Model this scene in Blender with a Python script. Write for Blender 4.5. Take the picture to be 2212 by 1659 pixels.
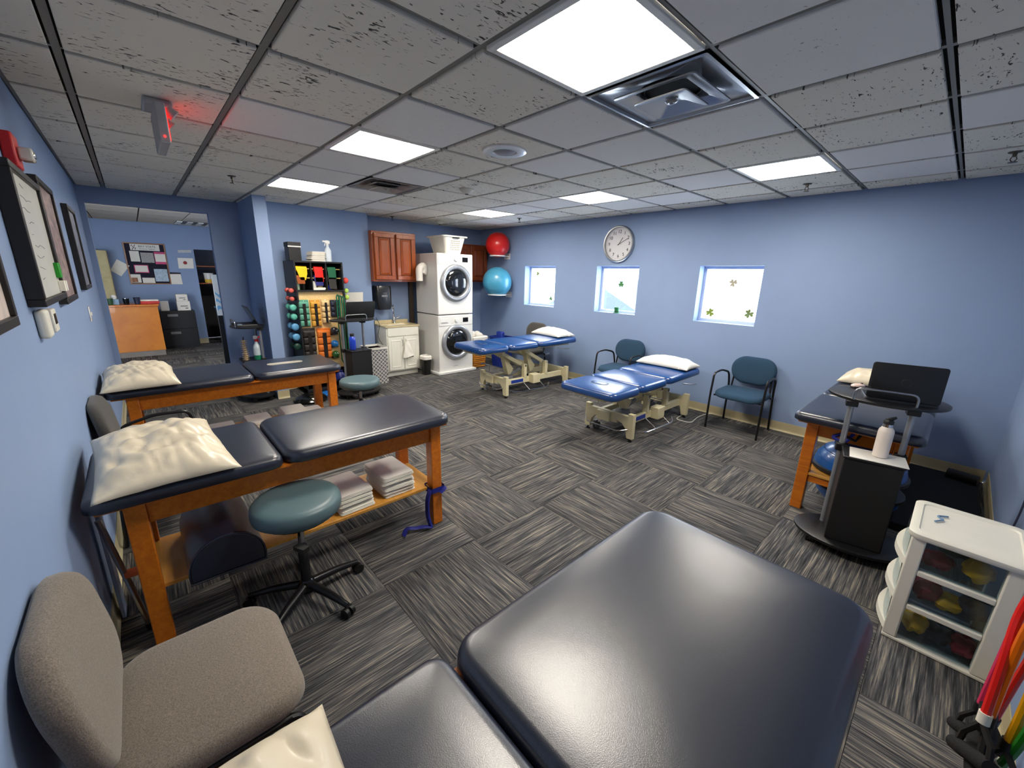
import bpy, math, random
from math import sin, cos, pi, radians, sqrt, hypot
from mathutils import Vector, Matrix, noise
random.seed(7)
for o in list(bpy.data.objects): bpy.data.objects.remove(o)
scn = bpy.context.scene
COL = scn.collection

# ---------------------------------------------------------------- camera
RIGHT = Vector((0.6708373544, 0.7412715579, 0.0222198420))
DOWN = Vector((0.2058662268, -0.1573536760, -0.9658462182))
FWD = Vector((-0.7124579570, 0.6525000369, -0.2581615024))
CAM = Vector((0.2372633, 0.6937214, 1.6336095))
FPX = 875.742
cam_d = bpy.data.cameras.new('camera')
cam_d.sensor_fit = 'HORIZONTAL'; cam_d.sensor_width = 36.0
cam_d.lens = FPX / 2212.0 * 36.0
cam_d.clip_start = 0.02; cam_d.clip_end = 200
cam = bpy.data.objects.new('camera', cam_d); COL.objects.link(cam)
m = Matrix((( RIGHT.x, -DOWN.x, -FWD.x, CAM.x), (RIGHT.y, -DOWN.y, -FWD.y, CAM.y), (RIGHT.z, -DOWN.z, -FWD.z, CAM.z), (0, 0, 0, 1)))
cam.matrix_world = m
scn.camera = cam

# ---------------------------------------------------------------- world, light, exposure
LAMP = 42.0
SKY = 14.0
w = bpy.data.worlds.new('daylight'); scn.world = w; w.use_nodes = True
bg = w.node_tree.nodes['Background']
bg.inputs[0].default_value = (0.86, 0.93, 1.0, 1); bg.inputs[1].default_value = SKY
scn.view_settings.view_transform = 'Standard'; scn.view_settings.look = 'None'
scn.view_settings.gamma = 1.0; scn.view_settings.use_curve_mapping = False
scn.view_settings.exposure = 0.0

# ---------------------------------------------------------------- photo pixel -> direction -> point on a known plane
def ray(u, v): return RIGHT * ((u - 1106) / FPX) + DOWN * ((v - 829.5) / FPX) + FWD
def on_z(u, v, z=0.0):
    d = ray(u, v); return CAM + d * ((z - CAM.z) / d.z)
def on_x(u, v, x):
    d = ray(u, v); return CAM + d * ((x - CAM.x) / d.x)
def on_y(u, v, y):
    d = ray(u, v); return CAM + d * ((y - CAM.y) / d.y)

# ---------------------------------------------------------------- materials
def lin(c):
    return tuple(((x / 255 / 12.92) if x / 255 <= 0.04045 else ((x / 255 + 0.055) / 1.055) ** 2.4) for x in c)
MATS = {}
def mat(name, rgb, rough=0.5, metal=0.0, var=0.08, scale=12.0, bump=0.0, bscale=200.0, coat=0.0, sheen=0.0, emit=None, estr=0.0, spec=0.5, stretch=None):
    if name in MATS: return MATS[name]
    m = bpy.data.materials.new(name); m.use_nodes = True
    nt = m.node_tree; b = nt.nodes['Principled BSDF']
    c = lin(rgb)
    tc = nt.nodes.new('ShaderNodeTexCoord')
    src = tc.outputs['Object']
    if stretch:
        mp = nt.nodes.new('ShaderNodeMapping'); mp.inputs['Scale'].default_value = stretch
        nt.links.new(src, mp.inputs[0]); src = mp.outputs[0]
    n = nt.nodes.new('ShaderNodeTexNoise'); n.inputs['Scale'].default_value = scale; n.inputs['Detail'].default_value = 4
    nt.links.new(src, n.inputs['Vector'])
    r = nt.nodes.new('ShaderNodeValToRGB')
    r.color_ramp.elements[0].position = 0.3; r.color_ramp.elements[1].position = 0.7
    r.color_ramp.elements[0].color = tuple(x * (1 - var) for x in c) + (1,)
    r.color_ramp.elements[1].color = tuple(min(1, x * (1 + var)) for x in c) + (1,)
    nt.links.new(n.outputs['Fac'], r.inputs[0]); nt.links.new(r.outputs[0], b.inputs['Base Color'])
    b.inputs['Roughness'].default_value = rough; b.inputs['Metallic'].default_value = metal
    b.inputs['Specular IOR Level'].default_value = spec
    if coat: b.inputs['Coat Weight'].default_value = coat; b.inputs['Coat Roughness'].default_value = 0.1
    if sheen: b.inputs['Sheen Weight'].default_value = sheen
    if bump:
        n2 = nt.nodes.new('ShaderNodeTexNoise'); n2.inputs['Scale'].default_value = bscale; n2.inputs['Detail'].default_value = 3
        nt.links.new(src, n2.inputs['Vector'])
        bp = nt.nodes.new('ShaderNodeBump'); bp.inputs['Strength'].default_value = bump; bp.inputs['Distance'].default_value = 0.003
        nt.links.new(n2.outputs['Fac'], bp.inputs['Height']); nt.links.new(bp.outputs[0], b.inputs['Normal'])
    if emit:
        b.inputs['Emission Color'].default_value = lin(emit) + (1,); b.inputs['Emission Strength'].default_value = estr
    MATS[name] = m
    return m

def mat_carpet():
    m = bpy.data.materials.new('carpet'); m.use_nodes = True; nt = m.node_tree; b = nt.nodes['Principled BSDF']
    tc = nt.nodes.new('ShaderNodeTexCoord'); oi = nt.nodes.new('ShaderNodeObjectInfo')
    add = nt.nodes.new('ShaderNodeVectorMath'); add.operation = 'MULTIPLY_ADD'
    cmb = nt.nodes.new('ShaderNodeCombineXYZ')
    for i in range(3): nt.links.new(oi.outputs['Random'], cmb.inputs[i])
    add.inputs[1].default_value = (37, 53, 11)
    nt.links.new(cmb.outputs[0], add.inputs[0]); nt.links.new(tc.outputs['Object'], add.inputs[2])
    def nz(sc, det):
        mp = nt.nodes.new('ShaderNodeMapping'); mp.inputs['Scale'].default_value = sc
        nt.links.new(add.outputs[0], mp.inputs[0])
        n = nt.nodes.new('ShaderNodeTexNoise'); n.inputs['Scale'].default_value = 1; n.inputs['Detail'].default_value = det; n.inputs['Roughness'].default_value = 0.6
        nt.links.new(mp.outputs[0], n.inputs['Vector']); return n
    a = nz((5.0, 170, 1), 4); a2 = nz((2.0, 60, 1), 2)
    mix = nt.nodes.new('ShaderNodeMath'); mix.operation = 'MULTIPLY_ADD'; mix.inputs[1].default_value = 0.5
    nt.links.new(a2.outputs['Fac'], mix.inputs[0]); nt.links.new(a.outputs['Fac'], mix.inputs[2])
    r = nt.nodes.new('ShaderNodeValToRGB'); e = r.color_ramp.elements
    e[0].position = 0.55; e[0].color = lin((41, 42, 45)) + (1,)
    e[1].position = 0.96; e[1].color = lin((150, 142, 128)) + (1,)
    q = e.new(0.72); q.color = lin((74, 75, 78)) + (1,)
    q = e.new(0.82); q.color = lin((100, 98, 96)) + (1,)
    nt.links.new(mix.outputs[0], r.inputs[0]); nt.links.new(r.outputs[0], b.inputs['Base Color'])
    b.inputs['Roughness'].default_value = 0.95; b.inputs['Specular IOR Level'].default_value = 0.1
    n2 = nz((260, 260, 1), 2); bp = nt.nodes.new('ShaderNodeBump'); bp.inputs['Strength'].default_value = 0.5; bp.inputs['Distance'].default_value = 0.003
    nt.links.new(n2.outputs['Fac'], bp.inputs['Height']); nt.links.new(bp.outputs[0], b.inputs['Normal'])
    return m

def mat_tile(name, rgb, fiss):
    m = bpy.data.materials.new(name); m.use_nodes = True; nt = m.node_tree; b = nt.nodes['Principled BSDF']
    tc = nt.nodes.new('ShaderNodeTexCoord'); oi = nt.nodes.new('ShaderNodeObjectInfo')
    cmb = nt.nodes.new('ShaderNodeCombineXYZ')
    for i in range(3): nt.links.new(oi.outputs['Random'], cmb.inputs[i])
    add = nt.nodes.new('ShaderNodeVectorMath'); add.operation = 'MULTIPLY_ADD'; add.inputs[1].default_value = (41, 67, 0)
    nt.links.new(cmb.outputs[0], add.inputs[0]); nt.links.new(tc.outputs['Object'], add.inputs[2])
    mp = nt.nodes.new('ShaderNodeMapping'); mp.inputs['Scale'].default_value = (72, 26, 1) if fiss else (90, 70, 1)
    nt.links.new(add.outputs[0], mp.inputs[0])
    n = nt.nodes.new('ShaderNodeTexNoise'); n.inputs['Scale'].default_value = 1; n.inputs['Detail'].default_value = 3; n.inputs['Distortion'].default_value = 0.8
    nt.links.new(mp.outputs[0], n.inputs['Vector'])
    n3 = nt.nodes.new('ShaderNodeTexNoise'); n3.inputs['Scale'].default_value = 3.5; n3.inputs['Detail'].default_value = 1
    nt.links.new(add.outputs[0], n3.inputs['Vector'])
    sub = nt.nodes.new('ShaderNodeMath'); sub.operation = 'MULTIPLY_ADD'; sub.inputs[1].default_value = 0.35 if fiss else 0.2
    nt.links.new(n3.outputs['Fac'], sub.inputs[0]); nt.links.new(n.outputs['Fac'], sub.inputs[2])
    r = nt.nodes.new('ShaderNodeValToRGB'); e = r.color_ramp.elements
    c = lin(rgb)
    p0 = 0.48 if fiss else 0.36
    e[0].position = p0; e[0].color = tuple(x * (0.10 if fiss else 0.45) for x in c) + (1,)
    e[1].position = p0 + 0.05; e[1].color = c + (1,)
    nt.links.new(sub.outputs[0], r.inputs[0]); nt.links.new(r.outputs[0], b.inputs['Base Color'])
    b.inputs['Roughness'].default_value = 0.95; b.inputs['Specular IOR Level'].default_value = 0.15
    bp = nt.nodes.new('ShaderNodeBump'); bp.inputs['Strength'].default_value = 0.6; bp.inputs['Distance'].default_value = 0.004
    nt.links.new(r.outputs[0], bp.inputs['Height']); nt.links.new(bp.outputs[0], b.inputs['Normal'])
    return m

def mat_glass(name, rgb=(255, 255, 255), fac=0.12, rough=0.03):
    m = bpy.data.materials.new(name); m.use_nodes = True; nt = m.node_tree
    nt.nodes.remove(nt.nodes['Principled BSDF']); out = nt.nodes['Material Output']
    t = nt.nodes.new('ShaderNodeBsdfTransparent'); t.inputs[0].default_value = lin(rgb) + (1,)
    g = nt.nodes.new('ShaderNodeBsdfGlossy'); g.inputs['Roughness'].default_value = rough
    mx = nt.nodes.new('ShaderNodeMixShader'); mx.inputs[0].default_value = fac
    nt.links.new(t.outputs[0], mx.inputs[1]); nt.links.new(g.outputs[0], mx.inputs[2]); nt.links.new(mx.outputs[0], out.inputs[0])
    MATS[name] = m; return m

def mat_wood(name, a, bcol, rough=0.35, along=(1.5, 22, 22), coat=0.2):
    m = bpy.data.materials.new(name); m.use_nodes = True; nt = m.node_tree; b = nt.nodes['Principled BSDF']
    tc = nt.nodes.new('ShaderNodeTexCoord'); mp = nt.nodes.new('ShaderNodeMapping'); mp.inputs['Scale'].default_value = along
    nt.links.new(tc.outputs['Object'], mp.inputs[0])
    n = nt.nodes.new('ShaderNodeTexNoise'); n.inputs['Scale'].default_value = 2; n.inputs['Detail'].default_value = 5; n.inputs['Distortion'].default_value = 0.6
    nt.links.new(mp.outputs[0], n.inputs['Vector'])
    r = nt.nodes.new('ShaderNodeValToRGB'); e = r.color_ramp.elements
    e[0].position = 0.3; e[0].color = lin(a) + (1,); e[1].position = 0.7; e[1].color = lin(bcol) + (1,)
    nt.links.new(n.outputs['Fac'], r.inputs[0]); nt.links.new(r.outputs[0], b.inputs['Base Color'])
    b.inputs['Roughness'].default_value = rough; b.inputs['Coat Weight'].default_value = coat
    MATS[name] = m; return m

# ---------------------------------------------------------------- mesh builder
class B:
    def __init__(s): s.v = []; s.f = []
    def add(s, vs, fs):
        k = len(s.v); s.v += [tuple(v) for v in vs]; s.f += [tuple(i + k for i in f) for f in fs]; return s
    def box(s, x0, x1, y0, y1, z0, z1, M=None):
        vs = [Vector((x, y, z)) for z in (z0, z1) for y in (y0, y1) for x in (x0, x1)]
        if M is not None: vs = [M @ v for v in vs]
        return s.add(vs, [(0, 2, 3, 1), (4, 5, 7, 6), (0, 1, 5, 4), (2, 6, 7, 3), (0, 4, 6, 2), (1, 3, 7, 5)])
    def beam(s, p0, p1, w, h, up=(0, 0, 1)):
        p0 = Vector(p0); p1 = Vector(p1); d = (p1 - p0).normalized(); r = d.cross(Vector(up))
        if r.length < 1e-4: r = d.cross(Vector((0, 1, 0)))
        r.normalize(); u = r.cross(d)
        vs = [p + r * (a * w / 2) + u * (b * h / 2) for p in (p0, p1) for a, b in ((-1, -1), (1, -1), (1, 1), (-1, 1))]
        return s.add(vs, [(0, 1, 2, 3), (7, 6, 5, 4), (0, 4, 5, 1), (1, 5, 6, 2), (2, 6, 7, 3), (3, 7, 4, 0)])
    def rings(s, rings, caps=(True, True), close=False):
        n = len(rings[0]); k = len(s.v)
        for r in rings: s.v += [tuple(p) for p in r]
        m = len(rings)
        for i in range(m if close else m - 1):
            a = k + i * n; b = k + ((i + 1) % m) * n
            for j in range(n):
                j2 = (j + 1) % n; s.f.append((a + j, a + j2, b + j2, b + j))
        if not close:
            if caps[0]: s.f.append(tuple(k + j for j in reversed(range(n))))
            if caps[1]: s.f.append(tuple(k + (m - 1) * n + j for j in range(n)))
        return s
    def tube(s, path, r, n=8, closed=False, caps=True):
        P = [Vector(p) for p in path]; m = len(P); rr = r if isinstance(r, (list, tuple)) else [r] * m
        T = []
        for i in range(m):
            if closed: d = P[(i + 1) % m] - P[i - 1]
            else: d = P[min(i + 1, m - 1)] - P[max(i - 1, 0)]
            T.append(d.normalized())
        u = T[0].orthogonal().normalized(); out = []
        for i in range(m):
            u = (u - T[i] * u.dot(T[i])).normalized(); w_ = T[i].cross(u)
            out.append([P[i] + (u * cos(2 * pi * j / n) + w_ * sin(2 * pi * j / n)) * rr[i] for j in range(n)])
        return s.rings(out, (caps, caps), closed)
    def cyl(s, p0, p1, r0, r1=None, n=16): return s.tube([p0, p1], [r0, r0 if r1 is None else r1], n)
    def lathe(s, prof, c=(0, 0, 0), n=24, axis='z'):
        c = Vector(c); out = []
        for r, z in prof:
            ring = []
            for j in range(n):
                a = 2 * pi * j / n; q = (r * cos(a), r * sin(a))
                ring.append(c + (Vector((q[0], q[1], z)) if axis == 'z' else Vector((z, q[0], q[1])) if axis == 'x' else Vector((q[1], z, q[0]))))
            out.append(ring)
        return s.rings(out)
    def sphere(s, c, r, sc=(1, 1, 1), n=20):
        m = n // 2; c = Vector(c)
        return s.rings([[c + Vector((r * sc[0] * sin(pi * i / m) * cos(2 * pi * j / n), r * sc[1] * sin(pi * i / m) * sin(2 * pi * j / n), -r * sc[2] * cos(pi * i / m))) for j in range(n)] for i in [0.08] + list(range(1, m)) + [m - 0.08]])
    def prism(s, pts, o, U, V, N, d):
        """outline pts (2-D) in plane o + a*U + b*V, extruded by d along N"""
        o = Vector(o); U = Vector(U); V = Vector(V); N = Vector(N)
        a = [o + U * p[0] + V * p[1] for p in pts]
        return s.rings([a, [p + N * d for p in a]])
    def build(s, name, material, parent=None, loc=None, rz=0.0, bevel=0.0, smooth=True, ang=40, seg=2):
        me = bpy.data.meshes.new(name); me.from_pydata(s.v, [], s.f); me.materials.append(material)
        import bmesh
        bm = bmesh.new(); bm.from_mesh(me); bmesh.ops.recalc_face_normals(bm, faces=bm.faces); bm.to_mesh(me); bm.free()
        o = bpy.data.objects.new(name, me); COL.objects.link(o)
        if parent is not None: o.parent = parent
        if loc is not None: o.location = loc
        o.rotation_euler.z = rz
        if smooth:
            me.shade_smooth(); me.set_sharp_from_angle(angle=radians(ang))
        if bevel:
            md = o.modifiers.new('bevel', 'BEVEL'); md.width = bevel; md.segments = seg; md.limit_method = 'ANGLE'; md.angle_limit = radians(50)
            me.shade_smooth()
        return o

def tag(o, label=None, cat=None, group=None, kind=None):
    if label: o['label'] = label
    if cat: o['category'] = cat
    if group: o['group'] = group
    if kind: o['kind'] = kind
    return o
def thing(name, label, cat, loc=(0, 0, 0), rz=0.0, group=None):
    o = bpy.data.objects.new(name, None); COL.objects.link(o); o.empty_display_size = 0.1
    o.location = loc; o.rotation_euler.z = rz
    return tag(o, label, cat, group)
def copy_tree(o, parent=None):
    c = o.copy(); COL.objects.link(c); c.parent = parent
    for ch in list(o.children): copy_tree(ch, c)
    return c
def rr(w, l, r, n=6, c=(0, 0), z=0.0):
    pts = []; r = max(0.001, min(r, w / 2 - 0.0005, l / 2 - 0.0005))
    for q, (sx, sy) in enumerate(((1, 1), (-1, 1), (-1, -1), (1, -1))):
        for i in range(n + 1):
            a = pi / 2 * q + pi / 2 * i / n
            pts.append(Vector((c[0] + sx * (w / 2 - r) + r * cos(a), c[1] + sy * (l / 2 - r) + r * sin(a), z)))
    return pts
def pad(b, c, w, l, z0, z1, r=0.06, e=0.035, crown=0.006, n=6):
    """upholstered pad with rounded corners, rounded top edge and a slight crown"""
    R = [rr(w - 0.02, l - 0.02, r, n, c, z0), rr(w, l, r, n, c, z0 + 0.008), rr(w, l, r, n, c, z1 - e)]
    for k in (1, 2, 3, 4):
        a = pi / 2 * k / 4; d = e * (1 - cos(a)) ; R.append(rr(w - 2 * d, l - 2 * d, max(r - d, .012), n, c, z1 - e + e * sin(a)))
    m = min(w, l)
    for f in (0.12, 0.25, 0.38, 0.46):
        d = e + (m / 2 - e) * f * 2 * 0.98
        if d < m / 2 - 0.004: R.append(rr(w - 2 * d, l - 2 * d, max(0.004, r * (1 - f * 2)), n, c, z1 + crown * (1 - (1 - f * 2) ** 2)))
    return b.rings(R)
def arc(cx, cy, r, a0, a1, n):
    return [(cx + r * cos(radians(a0 + (a1 - a0) * i / n)), cy + r * sin(radians(a0 + (a1 - a0) * i / n))) for i in range(n + 1)]
def fillet(path, r, n=5):
    """round the corners of a 3-D polyline"""
    P = [Vector(p) for p in path]; out = [P[0]]
    for i in range(1, len(P) - 1):
        a = P[i - 1] - P[i]; c = P[i + 1] - P[i]; d = min(r, a.length * .49, c.length * .49)
        p0 = P[i] + a.normalized() * d; p1 = P[i] + c.normalized() * d
        for k in range(n + 1):
            t = k / n; out.append(p0 * (1 - t) ** 2 + P[i] * 2 * t * (1 - t) + p1 * t * t)
    return out + [P[-1]]
def text_part(name, s, size, material, parent, loc, rot, ext=0.001, align='CENTER'):
    cu = bpy.data.curves.new(name, 'FONT'); cu.body = s; cu.size = size; cu.extrude = ext; cu.align_x = align; cu.align_y = 'CENTER'
    t = bpy.data.objects.new(name, cu); COL.objects.link(t)
    dg = bpy.context.evaluated_depsgraph_get(); me = bpy.data.meshes.new_from_object(t.evaluated_get(dg))
    bpy.data.objects.remove(t); bpy.data.curves.remove(cu)
    me.materials.clear(); me.materials.append(material)
    o = bpy.data.objects.new(name, me); COL.objects.link(o); o.parent = parent; o.location = loc; o.rotation_euler = rot
    return o

# ---------------------------------------------------------------- shared materials
WALLC = (138, 159, 194)
M_wall = mat('blue_wall_paint', WALLC, 0.6, var=0.02, scale=3, bump=0.06, bscale=160, spec=0.3)
M_base = mat('beige_cove_base', (190, 178, 140), 0.5, var=0.04)
M_carpet = mat_carpet()
M_tile_f = mat_tile('fissured_ceiling_tile', (232, 226, 212), True)
M_tile_s = mat_tile('smooth_ceiling_tile', (236, 233, 228), False)
M_tbar = mat('ceiling_grid_paint', (128, 126, 120), 0.5, var=0.03)
M_gap = mat('dark_plenum', (22, 21, 20), 0.9)
M_white = mat('white_enamel', (232, 232, 228), 0.25, var=0.01, coat=0.3)
M_plast = mat('white_plastic', (225, 222, 208), 0.45, var=0.02)
M_cream = mat('cream_powder_coat', (222, 212, 172), 0.4, var=0.03)
M_black = mat('black_plastic', (16, 16, 18), 0.45, var=0.1)
M_blackg = mat('black_gloss', (12, 12, 13), 0.15, var=0.05)
M_chrome = mat('chrome', (205, 207, 210), 0.15, metal=1.0, var=0.02)
M_alu = mat('brushed_aluminium', (170, 172, 175), 0.3, metal=1.0, var=0.05)
M_navy = mat('navy_vinyl', (25, 32, 50), 0.31, var=0.06, scale=6, bump=0.10, bscale=500, spec=0.95, coat=0.0)
M_blue = mat('blue_vinyl', (16, 66, 130), 0.24, var=0.06, scale=6, bump=0.08, bscale=500, spec=0.95)
M_teal = mat('teal_vinyl', (84, 108, 114), 0.38, var=0.05, scale=8, bump=0.1, bscale=500)
M_wood = mat_wood('honey_maple', (190, 98, 14), (216, 124, 26), 0.35)
M_shelf = mat_wood('light_maple_shelf', (206, 144, 56), (222, 164, 76), 0.35)
M_ply = mat_wood('birch_panel', (214, 178, 116), (228, 198, 142), 0.5)
M_cherry = mat_wood('cherry_cabinet', (142, 62, 18), (172, 86, 30), 0.3, along=(22, 22, 1.5))
M_pillow = mat('pillow_cover', (226, 214, 188), 0.38, var=0.03, bump=0.25, bscale=25, coat=0.15)
M_towel = mat('terry_towel', (250, 246, 236), 0.95, var=0.05, bump=0.8, bscale=300, sheen=0.3)
M_grey_fab = mat('grey_fabric', (120, 110, 98), 0.95, var=0.35, scale=260, bump=0.5, bscale=400, sheen=0.3)
M_dark_fab = mat('charcoal_fabric', (70, 68, 64), 0.95, var=0.3, scale=260, bump=0.5, bscale=400, sheen=0.2)
M_teal_fab = mat('teal_fabric', (36, 66, 90), 0.95, var=0.25, scale=260, bump=0.5, bscale=400)
M_glass = mat_glass('window_glass', fac=0.06)
M_clear = mat_glass('clear_plastic', (228, 236, 240), 0.07, 0.15)
M_paper = mat('paper', (236, 232, 222), 0.8, var=0.02)
M_ink = mat('black_ink', (24, 24, 28), 0.7)

# ================================================================ THE ROOM
H = 2.48
XR, YL, YW = 0.66, 0.38, 5.85            # right wall, left wall, window wall
XD, XK, XS, XW = -6.45, -5.97, -6.20, -6.40   # wall with opening, rack wall, sink wall, laundry wall
XB = -11.2                                # far wall of the reception

def wall_holes(name, axis, p, t, u0, u1, z0, z1, holes=(), material=None, parent=None):
    us = sorted({u0, u1, *[h[0] for h in holes], *[h[1] for h in holes]})
    zs = sorted({z0, z1, *[h[2] for h in holes], *[h[3] for h in holes]})
    b = B()
    P = (lambda u, z, d: (p + d, u, z)) if axis == 'x' else (lambda u, z, d: (u, p + d, z))
    def inh(u, z): return any(h[0] < u < h[1] and h[2] < z < h[3] for h in holes)
    for i in range(len(us) - 1):
        for j in range(len(zs) - 1):
            if inh((us[i] + us[i + 1]) / 2, (zs[j] + zs[j + 1]) / 2): continue
            a, c, d, e = us[i], us[i + 1], zs[j], zs[j + 1]
            for dd in (0, t): b.add([P(a, d, dd), P(c, d, dd), P(c, e, dd), P(a, e, dd)], [(0, 1, 2, 3)])
    for (a, c, d, e) in list(holes) + [(u0, u1, z0, z1)]:
        for (q, r) in (((a, d), (c, d)), ((c, d), (c, e)), ((c, e), (a, e)), ((a, e), (a, d))):
            b.add([P(*q, 0), P(*r, 0), P(*r, t), P(*q, t)], [(0, 1, 2, 3)])
    me = bpy.data.meshes.new(name); me.from_pydata(b.v, [], b.f); me.materials.append(material or M_wall)
    import bmesh
    bm = bmesh.new(); bm.from_mesh(me); bmesh.ops.remove_doubles(bm, verts=bm.verts, dist=1e-5); bmesh.ops.recalc_face_normals(bm, faces=bm.faces); bm.to_mesh(me); bm.free()
    o = bpy.data.objects.new(name, me); COL.objects.link(o); o.parent = parent
    if parent is None: o['kind'] = 'structure'
    return o
def struct(name, b, m, bevel=0.0):
    o = b.build(name, m, bevel=bevel, smooth=bool(bevel)); o['kind'] = 'structure'; return o

WIN = [(-5.12, -4.40, 1.135, 1.80), (-3.575, -2.87, 1.135, 1.80), (-2.04, -1.34, 1.135, 1.80)]
wall_holes('wall_left', 'y', YL, -0.12, XD - 0.12, XR, 0, H + .1)
wall_holes('wall_windows', 'y', YW, 0.24, XW - 0.1, XR, 0, H + .1, WIN)
wall_holes('wall_right', 'x', XR, 0.12, YL - .12, YW + .2, 0, H + .1)
OPEN = (0.43, 1.53, 0.0, 2.31)
wall_holes('wall_opening', 'x', XD, -0.12, YL, 1.86, 0, H + .1, [OPEN])
struct('wall_stub', B().box(XD - .12, -5.56, 1.86, 2.0, 0, H + .1), M_wall)
struct('wall_rack', B().box(XK - .6, XK, 2.0, 3.40, 0, H + .1), M_wall)
struct('wall_sink', B().box(XS - .4, XS, 3.40, 4.22, 0, H + .1), M_wall)
struct('wall_laundry', B().box(XW - .2, XW, 4.22, YW, 0, H + .1), M_wall)
struct('wall_behind', B().box(-.01 + XR, XR, YL, YL + .01, 0, .01), M_wall) if False else None

# baseboards (vinyl cove base)
def cove(name, pts):
    b = B()
    for (x0, y0, x1, y1) in pts:
        b.box(min(x0, x1), max(x0, x1), min(y0, y1), max(y0, y1), 0.0, 0.105)
    struct(name, b, M_base)
    
def cove_run(name, p0, p1, n):
    """cove profile swept along a straight wall; n = normal into the room"""
    p0 = Vector((*p0, 0)); p1 = Vector((*p1, 0)); n = Vector((*n, 0))
    prof = [(0, 0.0), (0.016, 0.0), (0.013, 0.006), (0.006, 0.016), (0.004, 0.03), (0.004, 0.105), (0, 0.105)]
    b = B(); b.rings([[p + n * (a + .0005) + Vector((0, 0, z + .004)) for a, z in prof] for p in (p0, p1)])
    struct(name, b, M_base)
cove_run('baseboard_windows', (XW, YW), (XR - .02, YW), (0, -1))
cove_run('baseboard_right', (XR, YL), (XR, YW - .02), (-1, 0))
cove_run('baseboard_left', (XD, YL), (XR - .02, YL), (0, 1))
cove_run('baseboard_stub', (-5.56, 1.86), (-5.56, 2.0), (1, 0))
cove_run('baseboard_opening', (XD, 1.53), (XD, 1.86), (1, 0))
cove_run('baseboard_rack', (XK, 2.0), (XK, 3.40), (1, 0))
cove_run('baseboard_laundry', (XW, 4.24), (XW, YW), (1, 0))

# ---- floor: slab + carpet tiles laid quarter-turn
fl = struct('floor', B().box(XB - 1.2, XR, -1.6, YW, -0.10, -0.008), mat('subfloor', (40, 40, 42), 0.9))
T = 0.61
tile_me = None
def carpet(ix, iy, x0, x1, y0, y1, turn):
    global tile_me
    cx, cy = (x0 + x1) / 2, (y0 + y1) / 2; full = abs(x1 - x0 - T) < 1e-6 and abs(y1 - y0 - T) < 1e-6
    if full and tile_me:
        o = bpy.data.objects.new('carpet_tile', tile_me); COL.objects.link(o)
    else:
        w_, l_ = x1 - x0 - .0014, y1 - y0 - .0014
        if turn: w_, l_ = l_, w_
        o = B().rings([rr(w_, l_, .001, 1, z=-0.009), rr(w_, l_, .001, 1, z=-.0015), rr(w_ - .003, l_ - .003, .001, 1, z=0)]).build('carpet_tile', M_carpet)
        if full: tile_me = o.data
    o.parent = fl; o.location = (cx, cy, 0); o.rotation_euler.z = pi / 2 if turn else 0
gx = [-0.95 - T * k for k in range(-3, 20)]
gy = [2.05 + T * k for k in range(-7, 7)]
for i, x in enumerate(gx):
    for j, y in enumerate(gy):
        x0, x1, y0, y1 = x - T, x, y, y + T
        lo = XD - .0 if True else 0
        cxm = (x0 + x1) / 2
        ylo, yhi = (YL, YW) if cxm > XD else (-0.9, 2.6)
        X0, X1 = max(x0, XB - 0.6), min(x1, XR); Y0, Y1 = max(y0, ylo), min(y1, yhi)
        if X1 - X0 < .03 or Y1 - Y0 < .03: continue
        carpet(i, j, X0, X1, Y0, Y1, (i + j) % 2 == 0)

# ---- ceiling: slab + grid bars + lay-in tiles
ceil = struct('ceiling', B().box(XB - 1.2, XR + .1, -1.6, YW + .15, H + .03, H + .12), M_gap)
cx_lines = [-T * k for k in range(0, 11)]
cy_lines = [T * k for k in range(1, 10)]
LIGHTS = [(1, 3), (4, 3), (7, 3), (1, 7), (4, 7), (7, 7)]        # (B index, L index)
DIFFS = [(1, 4), (6, 4)]
SMOOTH = {(2, 4), (3, 3), (0, 4), (1, 5), (2, 5), (5, 3), (3, 5), (4, 2), (2, 7), (5, 7), (6, 3), (0, 7), (7, 4), (5, 4), (8, 5), (0, 3), (8, 4), (-1, 6), (0, 8), (3, 8), (4, 8), (6, 7), (7, 8), (8, 8)}
def cbar(p0, p1, w_=.016):
    (x0, y0), (x1, y1) = p0, p1
    b = B()
    if x0 == x1: b.box(x0 - w_ / 2, x0 + w_ / 2, y0, y1, H + .004, H + .008); b.box(x0 - .002, x0 + .002, y0, y1, H + .008, H + .03)
    else: b.box(x0, x1, y0 - w_ / 2, y0 + w_ / 2, H + .004, H + .008); b.box(x0, x1, y0 - .002, y0 + .002, H + .008, H + .03)
    return b.build('grid_bar', M_tbar, ceil, smooth=False)
for y in cy_lines: cbar((XD, y), (XR, y), .026)
edges_x = [XR] + cx_lines + [XD]
edges_y = [YL] + cy_lines + [YW]
for x in cx_lines:
    for k in range(len(edges_y) - 1):
        cbar((x, edges_y[k] + .012), (x, edges_y[k + 1] - .012))
cbar((XR - .012, YL), (XR - .012, YW)); cbar((XD, YL + .012), (XR, YL + .012)); cbar((XW, YW - .012), (XR, YW - .012))
tm = {}
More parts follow.
